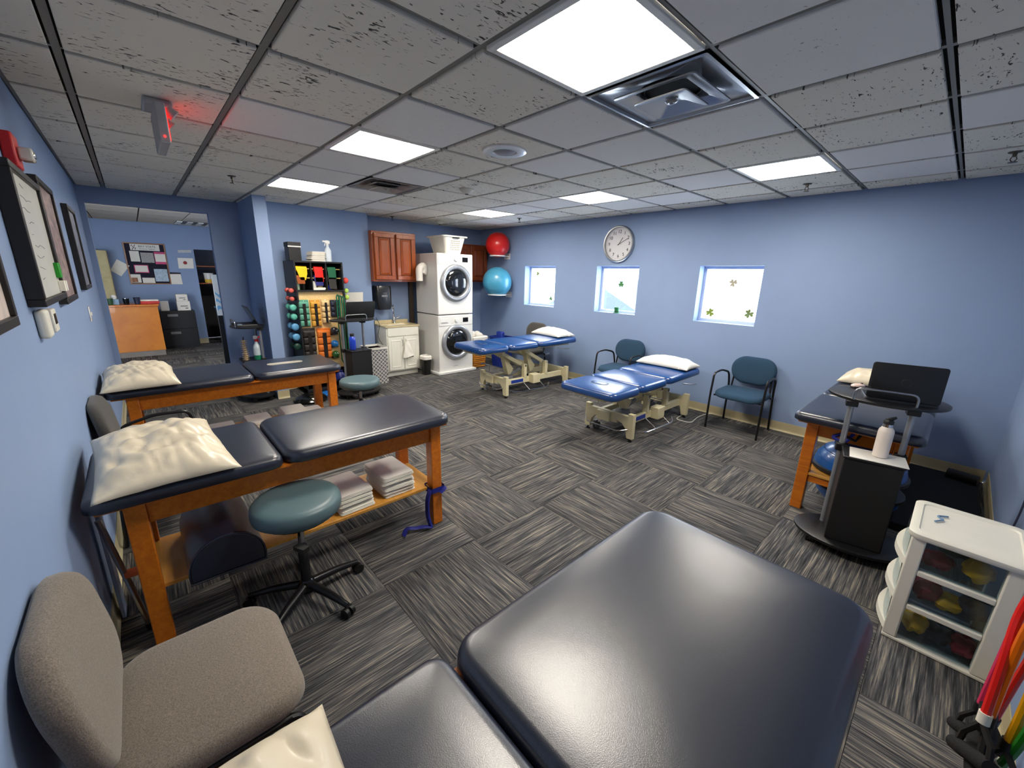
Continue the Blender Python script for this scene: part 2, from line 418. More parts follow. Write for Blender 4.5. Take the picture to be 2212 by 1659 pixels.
for bi in range(len(edges_x) - 1):
    for li in range(len(edges_y) - 1):
        B_i, L_i = bi - 1, li
        if (B_i, L_i) in LIGHTS or (B_i, L_i) in DIFFS: continue
        x1, x0 = edges_x[bi], edges_x[bi + 1]; y0, y1 = edges_y[li], edges_y[li + 1]
        wv, lv = x1 - x0 - .042, y1 - y0 - .042
        if wv < .03 or lv < .03: continue
        sm = (B_i, L_i) in SMOOTH
        key = (round(wv, 3), round(lv, 3), sm)
        if key in tm: o = bpy.data.objects.new('ceiling_tile', tm[key]); COL.objects.link(o); o.parent = ceil
        else:
            o = B().rings([rr(wv - .004, lv - .004, .002, 1, z=.024), rr(wv, lv, .002, 1, z=.004), rr(wv - .006, lv - .006, .002, 1, z=.0)]).build('ceiling_tile', M_tile_s if sm else M_tile_f, ceil, smooth=False)
            tm[key] = o.data
        o.location = ((x0 + x1) / 2, (y0 + y1) / 2, H - .007)
# door-side strip of ceiling between XD and XW
# ---- lights
M_lamp = mat('lit_diffuser', (255, 255, 255), 0.5, emit=(255, 246, 232), estr=LAMP)
M_trof = mat('white_troffer_frame', (230, 228, 222), 0.4, var=0.02)
LL = {(1, 3): 'square lit ceiling panel touching the shiny metal air diffuser',
      (4, 3): 'square lit ceiling panel next to the round ceiling speaker tile row',
      (7, 3): 'square lit ceiling panel closest to the blue stub wall',
      (1, 7): 'square lit ceiling panel beside the window nearest the laptop and water bottle',
      (4, 7): 'square lit ceiling panel above the wall clock',
      (7, 7): 'square lit ceiling panel closest to the red exercise ball'}
for (bi, li) in LIGHTS:
    cx, cy = -T * (bi + .5), T * (li + .5)
    t = thing('ceiling_light', LL[(bi, li)], 'ceiling light', (cx, cy, H - .004), 0, 'square ceiling light panels')
    h = .293
    b = B()
    for (a0, a1, c0, c1) in ((-h, h, -h, -h + .03), (-h, h, h - .03, h), (-h, -h + .03, -h + .03, h - .03), (h - .03, h, -h + .03, h - .03)): b.box(a0, a1, c0, c1, -.006, .012)
    b.build('frame', M_trof, t, bevel=.003)
    B().box(-h + .03, h - .03, -h + .03, h - .03, .002, .01).build('diffuser', M_lamp, t, smooth=False)
# ---- air diffusers
def air_diffuser(bi, li, label, chrome):
    cx, cy = -T * (bi + .5), T * (li + .5)
    t = thing('air_diffuser', label, 'air diffuser', (cx, cy, H), 0, 'square ceiling air diffusers')
    M = mat('polished_diffuser', (150, 152, 156), 0.22, metal=.55, var=.03) if chrome else mat('white_diffuser', (150, 148, 142), 0.4)
    h = .29
    B().rings([rr(2 * h, 2 * h, .01, 4, z=-.006), rr(2 * h - .03, 2 * h - .03, .01, 4, z=-.008), rr(2 * h - .04, 2 * h - .04, .01, 4, z=.006), rr(.30, .30, .13, 4, z=.022), rr(.262, .262, .128, 4, z=.045)], caps=(False, False)).build('back_pan', M, t)
    B().lathe([(.13, .05), (.13, .02), (.128, .02), (.128, .05)], n=24).build('neck', mat('dark_duct', (40, 26, 24), .6), t)
    B().box(-.2, .2, -.2, .2, .048, .052).build('duct_cap', M_gap, t, smooth=False)
    for q, (a, c, z) in enumerate(((.40, .25, -.012), (.26, .10, -.034))):
        B().rings([rr(a, a, .02, 3, z=z), rr(a, a, .02, 3, z=z - .006), rr(a - .03, a - .03, .015, 3, z=z - .004), rr(c, c, .015, 3, z=z + .018)] + ([rr(.02, .02, .005, 3, z=z + .020)] if q else []), caps=(False, bool(q))).build('cone', M, t)
    B().lathe([(.03, -.022), (.02, -.03), (.008, -.03), (.006, -.036), (0.001, -.037)], n=16).build('centre_screw', M, t)
air_diffuser(1, 4, 'shiny metal square air diffuser with nested cones touching a lit panel', True)
air_diffuser(6, 4, 'dull square air diffuser vent near the stub wall lights', False)
# ---- speaker, detectors, sprinklers, exit sign
t = thing('ceiling_speaker', 'round white ceiling speaker with grey mesh centre', 'speaker', (-2.15, 2.76, H - .0075))
B().lathe([(.155, 0), (.152, -.008), (.13, -.012), (.085, -.010), (.08, -.004), (.08, 0)], n=32).build('rim', M_white, t)
B().lathe([(.08, -.002), (.06, -.012), (.03, -.016), (.001, -.017)], n=24).build('grille', mat('grey_mesh', (150, 150, 155), .6), t)
for nm, p, lb in (('smoke_detector', on_z(1008, 407, H), 'round smoke detector with dark centre on middle ceiling tile'), ('smoke_detector', on_z(950, 477, H), 'pale smoke detector above the laundry basket')):
    t = thing(nm, lb, 'smoke detector', (p.x, p.y, H - .0075))
    B().lathe([(.075, 0), (.075, -.012), (.06, -.02), (.045, -.035), (.02, -.045), (.001, -.046)], n=24).build('housing', M_plast, t)
    B().lathe([(.018, -.044), (.018, -.05), (.001, -.052)], n=12).build('sensor', M_black, t)
for (u, v, lb) in ((500, 378, 'brass sprinkler head on ceiling near the wide opening'), (1745, 395, 'sprinkler head on ceiling above the window nearest the water bottle cart'), (1122, 470, 'sprinkler head on ceiling above the window nearest the exercise balls'), (847, 466, 'sprinkler head above the cherry wall cabinet'), (2195, 325, 'dark sprinkler head above the window wall corner')):
    p = on_z(u, v, H)
    t = thing('sprinkler', lb, 'sprinkler', (p.x, p.y, H - .0075), 0, 'ceiling sprinkler heads')
    MB_ = mat('brass_dark', (95, 88, 78), .35, metal=.8)
    B().lathe([(.035, 0), (.03, -.006), (.012, -.008), (.010, -.03)], n=16).build('escutcheon', MB_, t)
    b = B(); b.tube([(.010, 0, -.03), (.014, 0, -.045), (.004, 0, -.06)], .003, 6); b.tube([(-.010, 0, -.03), (-.014, 0, -.045), (-.004, 0, -.06)], .003, 6); b.build('yoke', MB_, t)
    B().lathe([(.022, -.060), (.022, -.063), (.001, -.064)], n=12).build('deflector', MB_, t)
t = thing('exit_sign', 'grey exit sign fitting hung from ceiling casting red glow', 'exit sign', (-2.86, .93, H - .0075))
MG = mat('grey_sign_housing', (165, 165, 168), .45)
B().box(-.17, .17, -.022, .022, -.22, -.03).build('housing', MG, t, bevel=.006)
B().box(-.10, .10, -.06, .06, -.03, 0).build('canopy', MG, t, bevel=.01)
B().box(-.15, .15, .022, .026, -.20, -.05).build('red_panel', mat('red_lit_panel', (255, 30, 20), .5, emit=(255, 30, 22), estr=2.2), t, smooth=False)
for s in (-1, 1):
    b = B(); b.cyl((s * .12, .03, -.05), (s * .12, .06, -.075), .022, .03, 14); b.build('lamp_head', MG, t)
B().sphere((.171, 0, -.19), .006, n=10).build('indicator', mat('red_led', (255, 40, 40), .4, emit=(255, 40, 40), estr=4), t)

# ---- windows
stick_g = mat('green_sticker', (72, 128, 66), .5, var=.15); stick_o = mat('olive_sticker', (128, 144, 52), .5, var=.15); stick_t = mat('tan_sticker', (178, 166, 138), .5)
M_wfr = mat('window_frame_paint', (196, 208, 232), .4, var=.02)
for i, (x0, x1, z0, z1) in enumerate(WIN):
    b = B(); d0, d1, fw = YW + .135, YW + .175, .034
    b.box(x0, x1, d0, d1, z0, z0 + fw).box(x0, x1, d0, d1, z1 - fw, z1).box(x0, x0 + fw, d0, d1, z0 + fw, z1 - fw).box(x1 - fw, x1, d0, d1, z0 + fw, z1 - fw)
    wroot = struct('window_%d' % (i + 1), b, M_wfr)
    B().box(x0 + fw, x1 - fw, d0 + .018, d0 + .022, z0 + fw, z1 - fw).build('pane', M_glass, wroot, smooth=False)
def shamrock(u, v, r, m_, rot, label):
    p = on_y(u, v, YW + .152); b = B(); N = 60; pts = []
    for k in range(N):
        a = 2 * pi * k / N
        q = abs(cos(1.5 * a)) ** 0.6 * (1 - .40 * abs(cos(1.5 * a)) ** 14)
        pts.append(((.22 + .78 * q) * r * cos(a + rot), (.22 + .78 * q) * r * sin(a + rot)))
    b.prism(pts, (0, 0, 0), (1, 0, 0), (0, 0, 1), (0, 1, 0), .0015)
    a = rot + pi / 3 * 1
    b.beam((cos(a) * r * .1, .0007, sin(a) * r * .1), (cos(a) * r * .95, .0007, sin(a) * r * .95), .0015, r * .12, up=(0, 1, 0))
    tag(b.build('shamrock_sticker', m_, loc=(p.x, YW + .1505, p.z), smooth=False), label, 'window sticker', 'shamrock window stickers')
shamrock(1162, 591, .045, stick_o, pi / 2 + .5, 'small olive shamrock sticker high on the window beside the exercise balls')
shamrock(1190, 645, .045, stick_g, pi / 2, 'small green shamrock sticker low on the window beside the exercise balls')
shamrock(1342, 614, .05, stick_g, pi / 2, 'green shamrock sticker on the window under the clock')
shamrock(1584, 611, .055, stick_t, pi / 2 + .9, 'tan shamrock sticker high on the window nearest the water bottle cart')
shamrock(1534, 675, .06, stick_o, pi / 2 - .3, 'olive shamrock sticker low on the window beside the lone teal chair')
shamrock(1618, 678, .06, mat('moss_sticker', (112, 128, 72), .5), pi / 2 + .4, 'mossy shamrock sticker low on the window, corner nearest the laptop cart')
p = on_y(1333, 668, YW + .06)
t = thing('hat_ornament', 'green leprechaun hat ornament standing on the window ledge', 'ornament', (p.x, YW + .05, 1.1355))
B().lathe([(.052, 0), (.054, .004), (.05, .008), (.032, .009), (.030, .03), (.036, .085), (.001, .088)], n=20).build('hat', mat('hat_green', (30, 110, 62), .6), t)
B().lathe([(.0315, .012), (.0325, .024)], n=20).build('hat_band', mat('hat_band', (22, 60, 40), .5), t)
# outdoors: snow ground and a pale house seen through the panes
tag(B().box(-30, 20, YW + 1.5, 60, -.6, -.5).build('snow_ground', mat('snow', (235, 240, 245), .9), smooth=False), 'bright snowy ground outside the windows', 'ground', kind='structure')
t = thing('house', 'pale house with blue grey roof beyond the middle window', 'house', (on_y(1338, 650, 17).x, 17, on_y(1338, 604, 17).z - 4.2))
B().box(-3, 3, -2, 2, 0, 2.6).build('wall', mat('pale_siding', (225, 228, 232), .8), t, smooth=False)
B().prism([(-3.3, 2.55), (3.3, 2.55), (0, 4.2)], (0, -2.3, 0), (1, 0, 0), (0, 0, 1), (0, 1, 0), 4.6).build('roof', mat('slate_roof', (62, 74, 86), .8), t, smooth=False)

# ================================================================ RECEPTION beyond the opening
wall_holes('wall_reception_far', 'x', XB, -0.10, -1.0, 2.7, 0, H + .1, [(1.76, 2.22, 0, 2.03)])
struct('wall_reception_side', B().box(XB, XD - .12, -1.0, -.9, 0, H + .1), M_wall)
struct('wall_reception_return', B().box(XB, XD - .12, 2.6, 2.7, 0, H + .1), M_wall)
M_ctile = mat_tile('warm_ceiling_tile', (205, 196, 182), False)
for i in range(7):
    for j in range(6):
        B().box(-.296, .296, -.296, .296, 0, .012).build('ceiling_tile', M_ctile, ceil, loc=(XD - .43 - i * T, -.6 + j * T, H), smooth=False)
t = thing('ceiling_light', 'unseen lit panel added to light the reception beyond the opening', 'ceiling light', (-8.3, 2.25, H - .02))  # out of view behind the wall, added to light the reception
B().box(-.29, .29, -.29, .29, .006, .018).build('frame', M_trof, t)
B().box(-.26, .26, -.26, .26, 0, .006).build('diffuser', M_lamp, t, smooth=False)
p = on_z(430, 484, H)
t = thing('air_diffuser', 'long white linear vent on the reception ceiling', 'air diffuser', (-10.2, 1.75, H - .004))
b = B()
for k in range(4): b.box(-.28, .28, -.28 + k * .16, -.20 + k * .16, -.012, 0)
b.build('louvre', M_trof, t); B().box(-.29, .29, -.29, .29, 0, .003).build('back_plate', M_black, t, smooth=False)
cove_run('baseboard_reception', (XB, 1.58), (XB, 1.755), (1, 0))
# door trim of closet + closet interior
struct('closet_shell', B().box(XB - .95, XB - .9, 1.6, 2.6, 0, 2.2).box(XB - .9, XB - .1, 1.6, 1.65, 0, 2.2).box(XB - .9, XB - .1, 2.55, 2.6, 0, 2.2), mat('closet_dark_grey', (60, 58, 62), .8))  # closet interior in one even dark grey
for z, u in ((1.67, 0), (1.30, 0)):
    tag(B().box(XB - .55, XB - .12, 1.66, 2.54, z, z + .02).build('closet_shelf', M_cherry, bevel=.002), 'orange wood closet shelf %s the bucket' % ('above' if z > 1.5 else 'under'), 'shelf', 'closet shelves')
t = thing('bucket', 'white bucket with yellow band on the closet shelf', 'bucket', (XB - .28, 1.98, 1.321))
B().lathe([(.075, 0), (.092, .2), (.098, .2), (.098, .215), (.09, .215), (.088, .2), (.07, .01), (.001, .01)], n=20).build('body', M_white, t)
B().lathe([(.0765, .005), (.0845, .08)], n=20).build('label', mat('yellow_label', (220, 180, 60), .5), t)
wd = XB + .012
def card(name, q, x, m_, label, cat='paper', parts=(), th=.003, group=None):
    """flat rectangular sheet pinned on the far wall: q = four photo corners (TL,TR,BR,BL)"""
    P = [on_x(u, v, x) for u, v in q]; c = sum(P, Vector()) / 4
    b = B(); b.rings([[p - c for p in P], [p - c + Vector((th, 0, 0)) for p in P]])
    o = b.build(name, m_, loc=c, smooth=False); tag(o, label, cat, group); return o
# notice board
q = [(263, 523), (357, 527), (368, 613), (283, 615)]
P = [on_x(u, v, XB) for u, v in q]; y0 = (P[0].y + P[3].y) / 2; y1 = (P[1].y + P[2].y) / 2; z0 = (P[2].z + P[3].z) / 2; z1 = (P[0].z + P[1].z) / 2
t = thing('notice_board', 'dark notice board with oak frame and pinned sheets on reception wall', 'notice board', (XB, (y0 + y1) / 2, z0))
bw, bh = y1 - y0, z1 - z0
B().box(.004, .012, -bw / 2, bw / 2, 0, bh).build('panel', mat('navy_felt', (28, 26, 44), .9), t, smooth=False)
b = B(); fr = .02
b.box(.002, .028, -bw / 2, bw / 2, 0, fr).box(.002, .028, -bw / 2, bw / 2, bh - fr, bh).box(.002, .028, -bw / 2, -bw / 2 + fr, fr, bh - fr).box(.002, .028, bw / 2 - fr, bw / 2, fr, bh - fr)
b.build('frame', mat_wood('oak_frame', (150, 104, 72), (172, 124, 88)), t, bevel=.003)
pink = mat('pink_paper', (214, 80, 128), .7); grey_p = mat('grey_print', (168, 166, 164), .8, var=.25, scale=60); blue_p = mat('blue_print', (176, 196, 212), .8, var=.25, scale=40)
def bc(nm, f0, f1, g0, g1, m_, x=.0125):
    return B().box(x, x + .001, -bw / 2 + f0 * bw, -bw / 2 + f1 * bw, g0 * bh, g1 * bh).build(nm, m_, t, smooth=False)
bc('banner', .16, .86, .82, .97, M_paper); bc('sheet', .12, .34, .55, .80, M_paper); bc('sheet', .37, .68, .53, .77, grey_p)
bc('sheet', .70, .98, .50, .80, pink); bc('sheet', .71, .97, .56, .75, M_paper, .014); bc('sheet', .16, .50, .28, .47, pink); bc('sheet', .18, .48, .30, .455, M_paper, .014)
bc('sheet', .02, .27, .04, .24, M_paper); bc('photo', .04, .19, .05, .16, mat('brown_photo', (150, 100, 70), .6, var=.5, scale=40), .014); bc('sheet', .30, .60, .03, .16, M_paper); bc('sheet', .62, .95, .07, .38, blue_p)
text_part('lettering', 'BAY STATE', .052 * bw / .62, M_ink, t, (.0145, .06 * bw, .915 * bh), (pi / 2, 0, pi / 2))
text_part('lettering', 'PHYSICAL THERAPY', .026 * bw / .62, M_ink, t, (.0145, .06 * bw, .855 * bh), (pi / 2, 0, pi / 2))
b = B()
for k, (a, g) in enumerate(((.19, .93), (.22, .90), (.26, .93), (.20, .85), (.27, .86), (.24, .88))): b.beam((.0145, -bw / 2 + a * bw, (g - .02) * bh), (.0145, -bw / 2 + (a + .02) * bw, (g + .02) * bh), .001, .01)
b.build('emblem', M_ink, t)
card('paper_sheet', [(252, 560), (280, 574), (262, 597), (238, 584)], wd, M_paper, 'cream paper sheet taped crookedly beside the notice board')
card('paper_sheet', [(367, 591), (390, 592), (395, 614), (369, 614)], wd + .004, M_paper, 'white printed sheet hanging at the corner of the notice board')
card('ruled_header', [(367, 588), (390, 589), (391, 592), (367, 592)], wd + .006, M_ink, 'thin dark strip above the white printed sheet', 'label strip')
t_ = card('poster', [(383, 557), (417, 558), (419, 580), (386, 580)], wd, M_paper, 'small white poster with red emblem near the closet', 'poster')
B().lathe([(.034, 0), (.034, .001)], n=24, axis='x').build('emblem', mat('red_emblem', (150, 34, 44), .6), t_, loc=(.004, -.01, .01))
card('wall_sign', [(384, 540), (413, 540), (413, 546), (384, 546)], wd, mat('sign_grey', (190, 192, 196), .4), 'narrow grey room sign beside the closet door', 'sign')
# desk / counter
DX = -10.0
t = thing('reception_desk', 'honey coloured wooden reception counter panel with pale kick strip', 'reception desk', (DX, .62, 0))
B().box(-.55, 0, -.38, .34, .10, .93).build('body', mat_wood('golden_desk', (196, 110, 16), (214, 130, 28), .4, along=(2, 2, 2)), t, bevel=.004)
B().box(-.58, .03, -.40, .36, .93, .965).build('top', M_wood, t, bevel=.006)
B().box(-.53, -.008, -.36, .33, 0, .10).build('kick_strip', mat('grey_kick', (128, 120, 112), .6), t)
def lathe_thing(name, label, cat, p, prof, m_, n=20, extra=()):
    t = thing(name, label, cat, p); B().lathe(prof, n=n).build('body', m_, t)
    for nm, pf, mm in extra: B().lathe(pf, n=n).build(nm, mm, t)
    return t
cup = [(.038, 0), (.048, .11), (.046, .11), (.036, .006), (.001, .006)]
p = on_x(271, 645, DX - .1); lathe_thing('pen_cup', 'dark glass cup standing on the reception counter', 'cup', (DX - .1, p.y, .9655), cup, M_blackg, extra=[('rim', [(.0485, .105), (.0485, .112), (.046, .112)], M_chrome)])
p = on_x(295, 645, DX - .1); lathe_thing('tumbler', 'navy tapered tumbler on the reception counter', 'cup', (DX - .1, p.y, .9655), [(.036, 0), (.052, .125), (.050, .125), (.034, .006), (.001, .006)], mat('navy_plastic', (30, 38, 62), .5))
p = on_x(322, 654, DX - .25); t = thing('paper_tray', 'red and white tray on the reception counter', 'tray', (DX - .25, p.y, .9655))
B().box(-.12, .12, -.15, .15, 0, .05).build('tray', mat('red_plastic', (190, 38, 36), .5), t, bevel=.008)
B().box(-.11, .11, -.14, .14, .05, .075).build('papers', M_paper, t, bevel=.006)
p = on_x(247, 650, DX - .2); t = thing('tissue_box', 'light blue tissue box on the reception counter', 'tissue box', (DX - .22, p.y, .9655))
B().box(-.07, .07, -.06, .06, 0, .09).build('box', mat('pale_blue_card', (150, 186, 212), .7), t, bevel=.003)
B().lathe([(.03, .09), (.045, .13), (.03, .165), (.001, .17)], n=9).build('tissue', M_paper, t)
p = on_x(238, 655, DX - .1); lathe_thing('plant_cup', 'small green cup at the counter end', 'cup', (DX - .06, p.y, .9655), cup, mat('green_cup', (40, 84, 52), .5))
t = thing('tall_cabinet', 'tall beige metal cabinet behind the reception counter', 'cabinet', (XB + .25, on_x(238, 560, XB + .3).y - .33, 0))
B().box(-.24, .24, -.3, .3, 0, 1.92).build('body', mat('beige_metal', (186, 172, 122), .5), t, bevel=.006)
for k in range(4): B().box(.24, .252, -.285, .285, .06 + k * .46, .50 + k * .46).build('drawer', mat('beige_metal', (186, 172, 122), .5), t, bevel=.004)
# lateral file and boxes
CX = -10.72
t = thing('file_cabinet', 'black two drawer lateral file cabinet by the reception wall', 'file cabinet', (CX, 1.27, 0))
B().box(-.44, 0, -.29, .29, 0, .77).build('body', M_black, t, bevel=.005)
for k, z in enumerate((.05, .41)):
    d = B().box(0, .015, -.28, .28, z, z + .34).build('drawer', mat('black_metal', (22, 22, 25), .4), t, bevel=.004)
    B().box(.015, .03, -.17, .0, z + .25, z + .30).build('handle', mat('grey_pull', (120, 120, 122), .4), d, bevel=.004)
for (nm, lb, y, z, w_, h_) in (('white_box', 'white carton with black print on the file cabinet', 1.40, .7705, .22, .19), ('white_box', 'smaller white carton stacked on top of another carton', 1.39, .962, .19, .14)):
    t = thing(nm, lb, 'box', (CX - .2, y, z))
    B().box(-.11, .11, -w_ / 2, w_ / 2, 0, h_).build('carton', M_paper, t, bevel=.004)
    B().box(.111, .112, -w_ * .25, w_ * .3, h_ * .45, h_ * .52).build('print', M_ink, t, smooth=False); B().box(.111, .112, w_ * .1, w_ * .3, h_ * .2, h_ * .28).build('print', M_ink, t, smooth=False)
t = thing('napkin_holder', 'white upright holder of leaflets on the file cabinet', 'leaflet holder', (CX - .15, 1.09, .7705))
B().box(-.05, .05, -.07, .07, 0, .2).build('holder', M_white, t, bevel=.012); B().box(.05, .053, -.045, .045, .03, .17).build('label', M_paper, t, smooth=False)
# plastic tote and banner stand
p = on_x(462, 660, -11.0)
t = thing('plastic_tote', 'tall translucent blue plastic tote standing in the closet doorway', 'storage tote', (-11.02, 2.10, 0))
B().rings([rr(.24, .20, .03, 3, z=.0), rr(.30, .26, .03, 3, z=.78), rr(.34, .30, .03, 3, z=.79), rr(.34, .30, .03, 3, z=.82), rr(.29, .25, .03, 3, z=.82), rr(.23, .19, .03, 3, z=.01)]).build('tub', mat('blue_translucent', (120, 175, 205), .3, coat=.3), t)
t = thing('banner_stand', 'white poster panel with blue waves on a black stand by the opening', 'poster stand', (-7.35, 1.86, 0))
B().box(-.02, .02, -.30, -.05, 0, .95).build('stand', M_black, t, bevel=.004)
B().box(-.015, .015, -.30, .1, .95, 1.55).build('panel', M_white, t, bevel=.003)
b = B()
for k in range(3):
    z = 1.02 + k * .11
    b.prism([(-.29 + .02 * j, z + .03 * sin(j * .9 + k)) for j in range(16)] + [(-.29 + .02 * j, z + .05 + .03 * sin(j * .9 + k + .6)) for j in reversed(range(16))], (.0155, 0, 0), (0, 1, 0), (0, 0, 1), (1, 0, 0), .001)
b.build('wave_graphic', mat('wave_blue', (120, 180, 220), .5), t)

# ================================================================ FURNITURE
def treatment_table(label, x0, x1, y0, y1, ysplit, h=.78, face=False, legin=.10, shelf_z=.27, lin0=.14, group='wooden treatment tables'):
    w_, l_ = x1 - x0, y1 - y0; cx, cy = (x0 + x1) / 2, (y0 + y1) / 2
    t = thing('treatment_table', label, 'treatment table', (cx, cy, 0), 0, group)
    a0, a1, s = y0 - cy, y1 - cy, ysplit - cy
    pt = .062
    b = B(); pad(b, (0, (a0 + s - .003) / 2), w_, s - .003 - a0, h - pt, h, .05, .032); b.build('head_pad', M_navy, t, ang=60)
    b = B(); pad(b, (0, (s + .003 + a1) / 2), w_, a1 - s - .003, h - pt, h, .085, .034); fp = b.build('body_pad', M_navy, t, ang=60)
    B().box(-w_ / 2 + .03, w_ / 2 - .03, a0 + .03, a1 - .03, h - pt - .012, h - pt).build('deck_board', M_wood, t, smooth=False)
    if face:
        fy = a1 - .42
        B().rings([rr(.09, .30, .04, 8, (0, fy), h + .002), rr(.09, .30, .04, 8, (0, fy), h + .0075), rr(.07, .27, .03, 8, (0, fy), h + .009), rr(.05, .25, .02, 8, (0, fy), h + .008)], caps=(False, True)).build('lit_face_slot', mat('lit_slot_pale', (176, 170, 156), .35), t)  # pale patch paints the light caught on the slot's inner face
    lw = .07; lx = w_ / 2 - legin; ly0, ly1 = a0 + lin0, a1 - .09
    top = h - pt - .012
    for sx in (-1, 1):
        for yy in (ly0, ly1):
            B().box(sx * lx - lw / 2, sx * lx + lw / 2, yy - lw / 2, yy + lw / 2, 0, top).build('leg', M_wood, t, bevel=.004)
        B().box(sx * lx - .018, sx * lx + .018, ly0 + lw / 2, ly1 - lw / 2, top - .11, top).build('side_rail', M_wood, t, bevel=.003)
    for yy in (ly0, ly1):
        B().box(-lx + lw / 2, lx - lw / 2, yy - .018, yy + .018, top - .11, top).build('end_rail', M_wood, t, bevel=.003)
        B().box(-lx + lw / 2, lx - lw / 2, yy - .016, yy + .016, shelf_z - .075, shelf_z - .02).build('cross_rail', M_wood, t, bevel=.003)
    B().box(-lx + .01, lx - .01, ly0 - .03, ly1 + .03, shelf_z - .02, shelf_z).build('shelf', M_shelf, t, bevel=.003) if shelf_z > 0 else None
    return t
# shelf notch: legs pass outside of the shelf board
treatment_table('navy padded wooden table between the grey speckled chair and drawer tower', -.425, .25, .41, 2.04, 1.095, .80)
treatment_table('navy padded wooden table with towels and bolster on its lower shelf', -2.45, -1.80, .41, 2.06, 1.10, .78)
treatment_table('navy padded wooden table with face slot near the weights rack', -4.33, -3.66, .41, 2.06, 1.33, .78, face=True, shelf_z=.22)
treatment_table('navy padded wooden table behind the laptop cart and balls', -.42, .25, 3.975, 5.66, 4.72, .765, shelf_z=.30, lin0=.17)

def pillow(label, c, w_, l_, h_, rz, z, seed=0, tilt=(0, 0), ears=.06, wr=.012, flat=.0, mt=None):
    N = 48; rnd = random.Random(seed); off = Vector((rnd.random() * 40, rnd.random() * 40, 0))
    top = []; bot = []
    for i in range(N + 1):
        for j in range(N + 1):
            u = 2 * i / N - 1; v = 2 * j / N - 1
            x = w_ / 2 * u * (1 - ears * (1 - v * v) * abs(u) ** 3); y = l_ / 2 * v * (1 - ears * (1 - u * u) * abs(v) ** 3)
            pr = max(0, (1 - abs(u) ** 2.6) * (1 - abs(v) ** 2.6)) ** .55
            q = Vector((x * 7, y * 7, 0)) + off
            wv = noise.noise(q) * wr + noise.noise(q * 2.3) * wr * .6 - (1 - abs(noise.noise(Vector((q.x * 1.3 + q.y * .7, q.y * .8 - q.x * .4, 3))))) ** 8 * wr * .5 - (1 - abs(noise.noise(Vector((q.x * .8 - q.y * 1.1, q.y * 1.5, 9))))) ** 9 * wr * .4 + wr * .3
            edge = (1 - max(abs(u), abs(v)) ** 6)
            zt = h_ * pr + wv * edge * 1.3 + .012
            zb = -h_ * .06 * pr * (1 - flat) + .004
            if max(abs(u), abs(v)) > .999: zt = zb = .009 + noise.noise(q * 1.5) * .006
            zt = max(zt, .006)
            top.append((x, y, zt)); bot.append((x, y, max(0.001, zb)))
    b = B(); n = N + 1; fs = []
    for i in range(N):
        for j in range(N):
            a = i * n + j; fs.append((a, a + n, a + n + 1, a + 1))
    b.add(top, fs); b.add(bot, [tuple(reversed(f)) for f in fs])
    o = b.build('pillow', mt or M_pillow, ang=180)
    import bmesh
    bm = bmesh.new(); bm.from_mesh(o.data); bmesh.ops.remove_doubles(bm, verts=bm.verts, dist=1e-4); bmesh.ops.recalc_face_normals(bm, faces=bm.faces); bm.to_mesh(o.data); bm.free()
    o.location = (c[0], c[1], z); o.rotation_euler = (tilt[0], tilt[1], rz)
    tag(o, label, 'pillow', 'pillows on treatment tables'); return o
M_pillow2 = mat('white_pillow_case', (232, 228, 218), .6, var=.02, bump=.2, bscale=25)
pillow('large cream plastic covered pillow on the table above the bolster', (-2.14, .665), .80, .47, .095, .05, .788, 3, wr=.018)
pillow('cream wrinkled pillow on the table near the wide opening', (-3.95, .615), .74, .44, .11, .02, .788, 11, wr=.02)
pillow('crinkled cream pillow on the table beside the grey speckled chair', (-.10, .62), .70, .42, .10, -.02, .808, 23, wr=.022, ears=.03)
pillow('cream crumpled pillow behind the open laptop', (-.09, 5.46), .66, .38, .12, .02, .773, 31, wr=.02)

# ---- folded towels
def towel(label, group, c, w_, l_, h_, z, rz, seed=0):
    rnd = random.Random(seed); off = Vector((rnd.random() * 30, rnd.random() * 30, 0))
    # folded cloth: a wavy slab whose open side shows the fold layers
    b = B(); k = 3; lh = h_ / k
    for q in range(k):
        rings = []
        for (ins, zz) in ((.010, 0), (0, lh * .35), (0, lh * .7), (.010, lh * .98)):
            ring = rr(w_ - 2 * ins - q * .004, l_ - 2 * ins - q * .006, .018, 4, (0, 0), q * lh + zz)
            ring = [p + Vector((noise.noise(p * 9 + off) * .005, noise.noise(p * 9 + off + Vector((7, 0, 0))) * .005, max(-.001, noise.noise(p * 7 + off) * .003 if q or zz else 0))) for p in ring]
            rings.append(ring)
        b.rings(rings)
    o = b.build('folded_towel', M_towel, ang=60, loc=(c[0], c[1], z), rz=rz); tag(o, label, 'towel', group); return o
def towel_stack(label, group, c, w_, l_, n, z, rz, seed, h_=.022, jit=.008):
    rnd = random.Random(seed)
    for k in range(n):
        pos = ('topmost' if k == n - 1 else 'lowest' if k == 0 else ('second', 'third', 'fourth', 'fifth')[k - 1] + ' up')
        towel(pos + ' ' + label, group, (c[0] + rnd.uniform(-jit, jit), c[1] + rnd.uniform(-jit, jit)), w_, l_, h_, z + k * (h_ + .0015), rz + rnd.uniform(-.03, .03), seed * 13 + k)
towel_stack('white folded towel in the tall stack at the shelf end', 'tall towel stack under the bolster table', (-2.08, 1.74), .30, .21, 6, .272, .0, 1)
towel_stack('white folded towel in the stack right behind the teal stool seat', 'middle towel stack under the bolster table', (-2.08, 1.46), .30, .21, 5, .272, .06, 2)
towel_stack('white folded towel low on the shelf behind the stool post', 'low towel stack under the bolster table', (-2.07, 1.22), .26, .2, 2, .272, -.05, 3)
